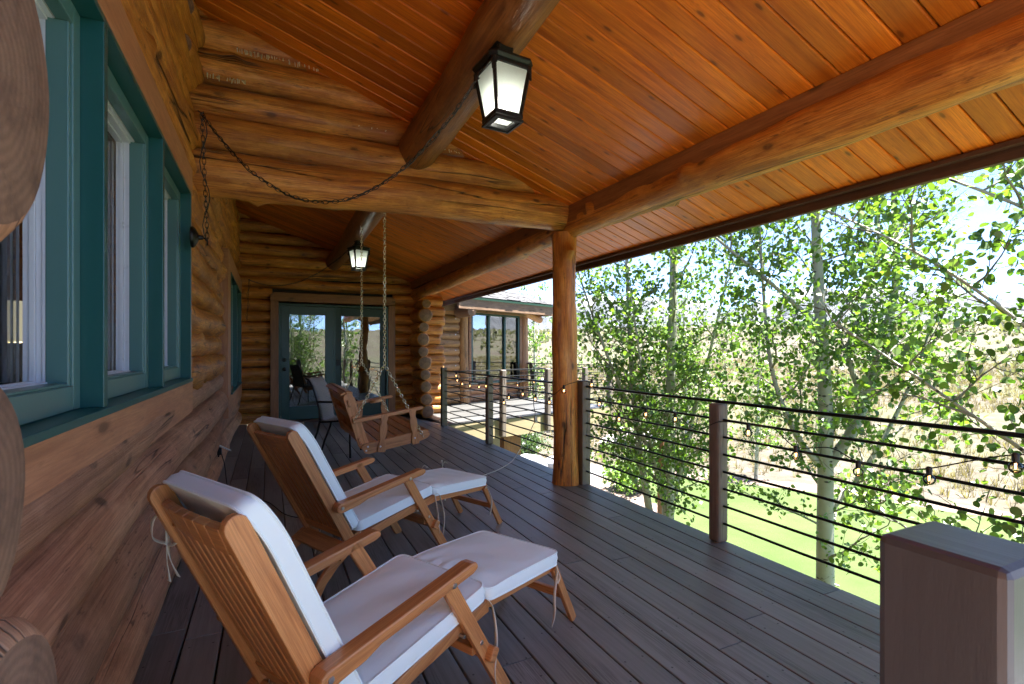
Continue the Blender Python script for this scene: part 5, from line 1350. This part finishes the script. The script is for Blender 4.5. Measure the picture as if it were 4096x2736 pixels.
MB().tube(bezpath(hp, 4), .012, 6).build('tube', M['hose'], t, True)
t = thing('lawn_sprinkler', 'small red sprinkler lying on the lawn', 'sprinkler', (7.3, 4.55, GZ+.01))
MB().lathe((0, 0, 0), [(.0, 0), (.11, 0), (.10, .03), (.04, .05), (.03, .12), (0, .13)], n=16).build('base', M['red'], t, True); MB().bar((-.09, 0, .13), (.09, 0, .13), .02, .02).build('arm', M['red'], t)
def tufts(name, n, r0, r1_, h, w_, mat, seed, label, cat_, amin=-10, amax=115, blades=9, round_=False):
    rg = np.random.default_rng(seed); V = []; Fn = 0
    r_ = np.sqrt(rg.random(n)*(r1_**2-r0**2)+r0**2); a_ = np.radians(rg.uniform(amin, amax, n)); co = []; 
    cx, cy2 = r_*np.sin(a_), r_*np.cos(a_)
    keep = noise_keep(cx, cy2, seed); cx, cy2 = cx[keep], cy2[keep]; n = len(cx); cz = np.array([gz(x, y) for x, y in zip(cx, cy2)])
    s = (.6+.8*rg.random(n))
    B = blades; an = rg.uniform(0, 6.283, (n, B)); ln = .35+.9*rg.random((n, B)) if not round_ else .2+1.1*rg.random((n, B))
    ux, uy = np.cos(an), np.sin(an); hh = h*s[:, None]*(.6+.6*rg.random((n, B))); ww = w_*s[:, None]
    sp = ln*h*.6*s[:, None] if not round_ else ln*h*.8*s[:, None]
    bx, by = cx[:, None]+ux*sp*.25, cy2[:, None]+uy*sp*.25; px, py = -uy*ww/2, ux*ww/2
    tx_, ty_ = bx+ux*sp, by+uy*sp
    tri = np.stack([np.stack([bx-px, by-py, np.repeat(cz[:, None], B, 1)-.03], -1), np.stack([bx+px, by+py, np.repeat(cz[:, None], B, 1)-.03], -1), np.stack([tx_+px*.6, ty_+py*.6, cz[:, None]+hh], -1), np.stack([tx_-px*.6, ty_-py*.6, cz[:, None]+hh*.95], -1)], 2)
    m_ = n*B; me = bpy.data.meshes.new(name); me.vertices.add(m_*4); me.vertices.foreach_set('co', tri.astype(np.float32).ravel()); me.loops.add(m_*4); me.loops.foreach_set('vertex_index', np.arange(m_*4, dtype=np.int32))
    me.polygons.add(m_); me.polygons.foreach_set('loop_start', np.arange(m_, dtype=np.int32)*4); ta = me.attributes.new('tone', 'FLOAT', 'FACE'); ta.data.foreach_set('value', np.repeat(rg.random(n), B).astype(np.float32))
    me.materials.append(mat); me.update(calc_edges=True); o = bpy.data.objects.new(name, me); C.objects.link(o); tag(o, label, cat_, kind='stuff')
def noise_keep(x, y, seed): return (np.sin(x*.31+seed)+np.sin(y*.27+seed*2)+np.sin((x+y)*.13)+1.1) > 0
tufts('dry_grass', 26000, 17.2, 62, .20, .018, M['straw'], 2, 'tufts of straw coloured dry grass over the field', 'grass', blades=10)
tufts('sagebrush', 3200, 24, 170, .42, .13, M['sage'], 4, 'grey green sagebrush clumps scattered over the field', 'sagebrush', blades=16, round_=True)
tufts('distant_sagebrush', 2600, 120, 410, 1.3, .5, M['sage'], 6, 'far sagebrush dotting the rising plain', 'sagebrush', blades=8, round_=True)

# ================================================================== the air
hz = MB(); hz.box((-3500, -3500, -60), (3500, 3500, 520)); hz = hz.build('haze', [])
hm = bpy.data.materials.new('air'); hm.use_nodes = True; hn = hm.node_tree; hn.nodes.clear()
ho = hn.nodes.new('ShaderNodeOutputMaterial'); hv = hn.nodes.new('ShaderNodeVolumePrincipled'); hv.inputs['Density'].default_value = 2.2e-5
hv.inputs['Color'].default_value = (.72, .84, 1, 1); hv.inputs['Anisotropy'].default_value = .2; hn.links.new(hv.outputs[0], ho.inputs['Volume'])
hz.data.materials.append(hm); tag(hz, 'thin blue summer haze over the plain and mountains', 'haze', kind='stuff')
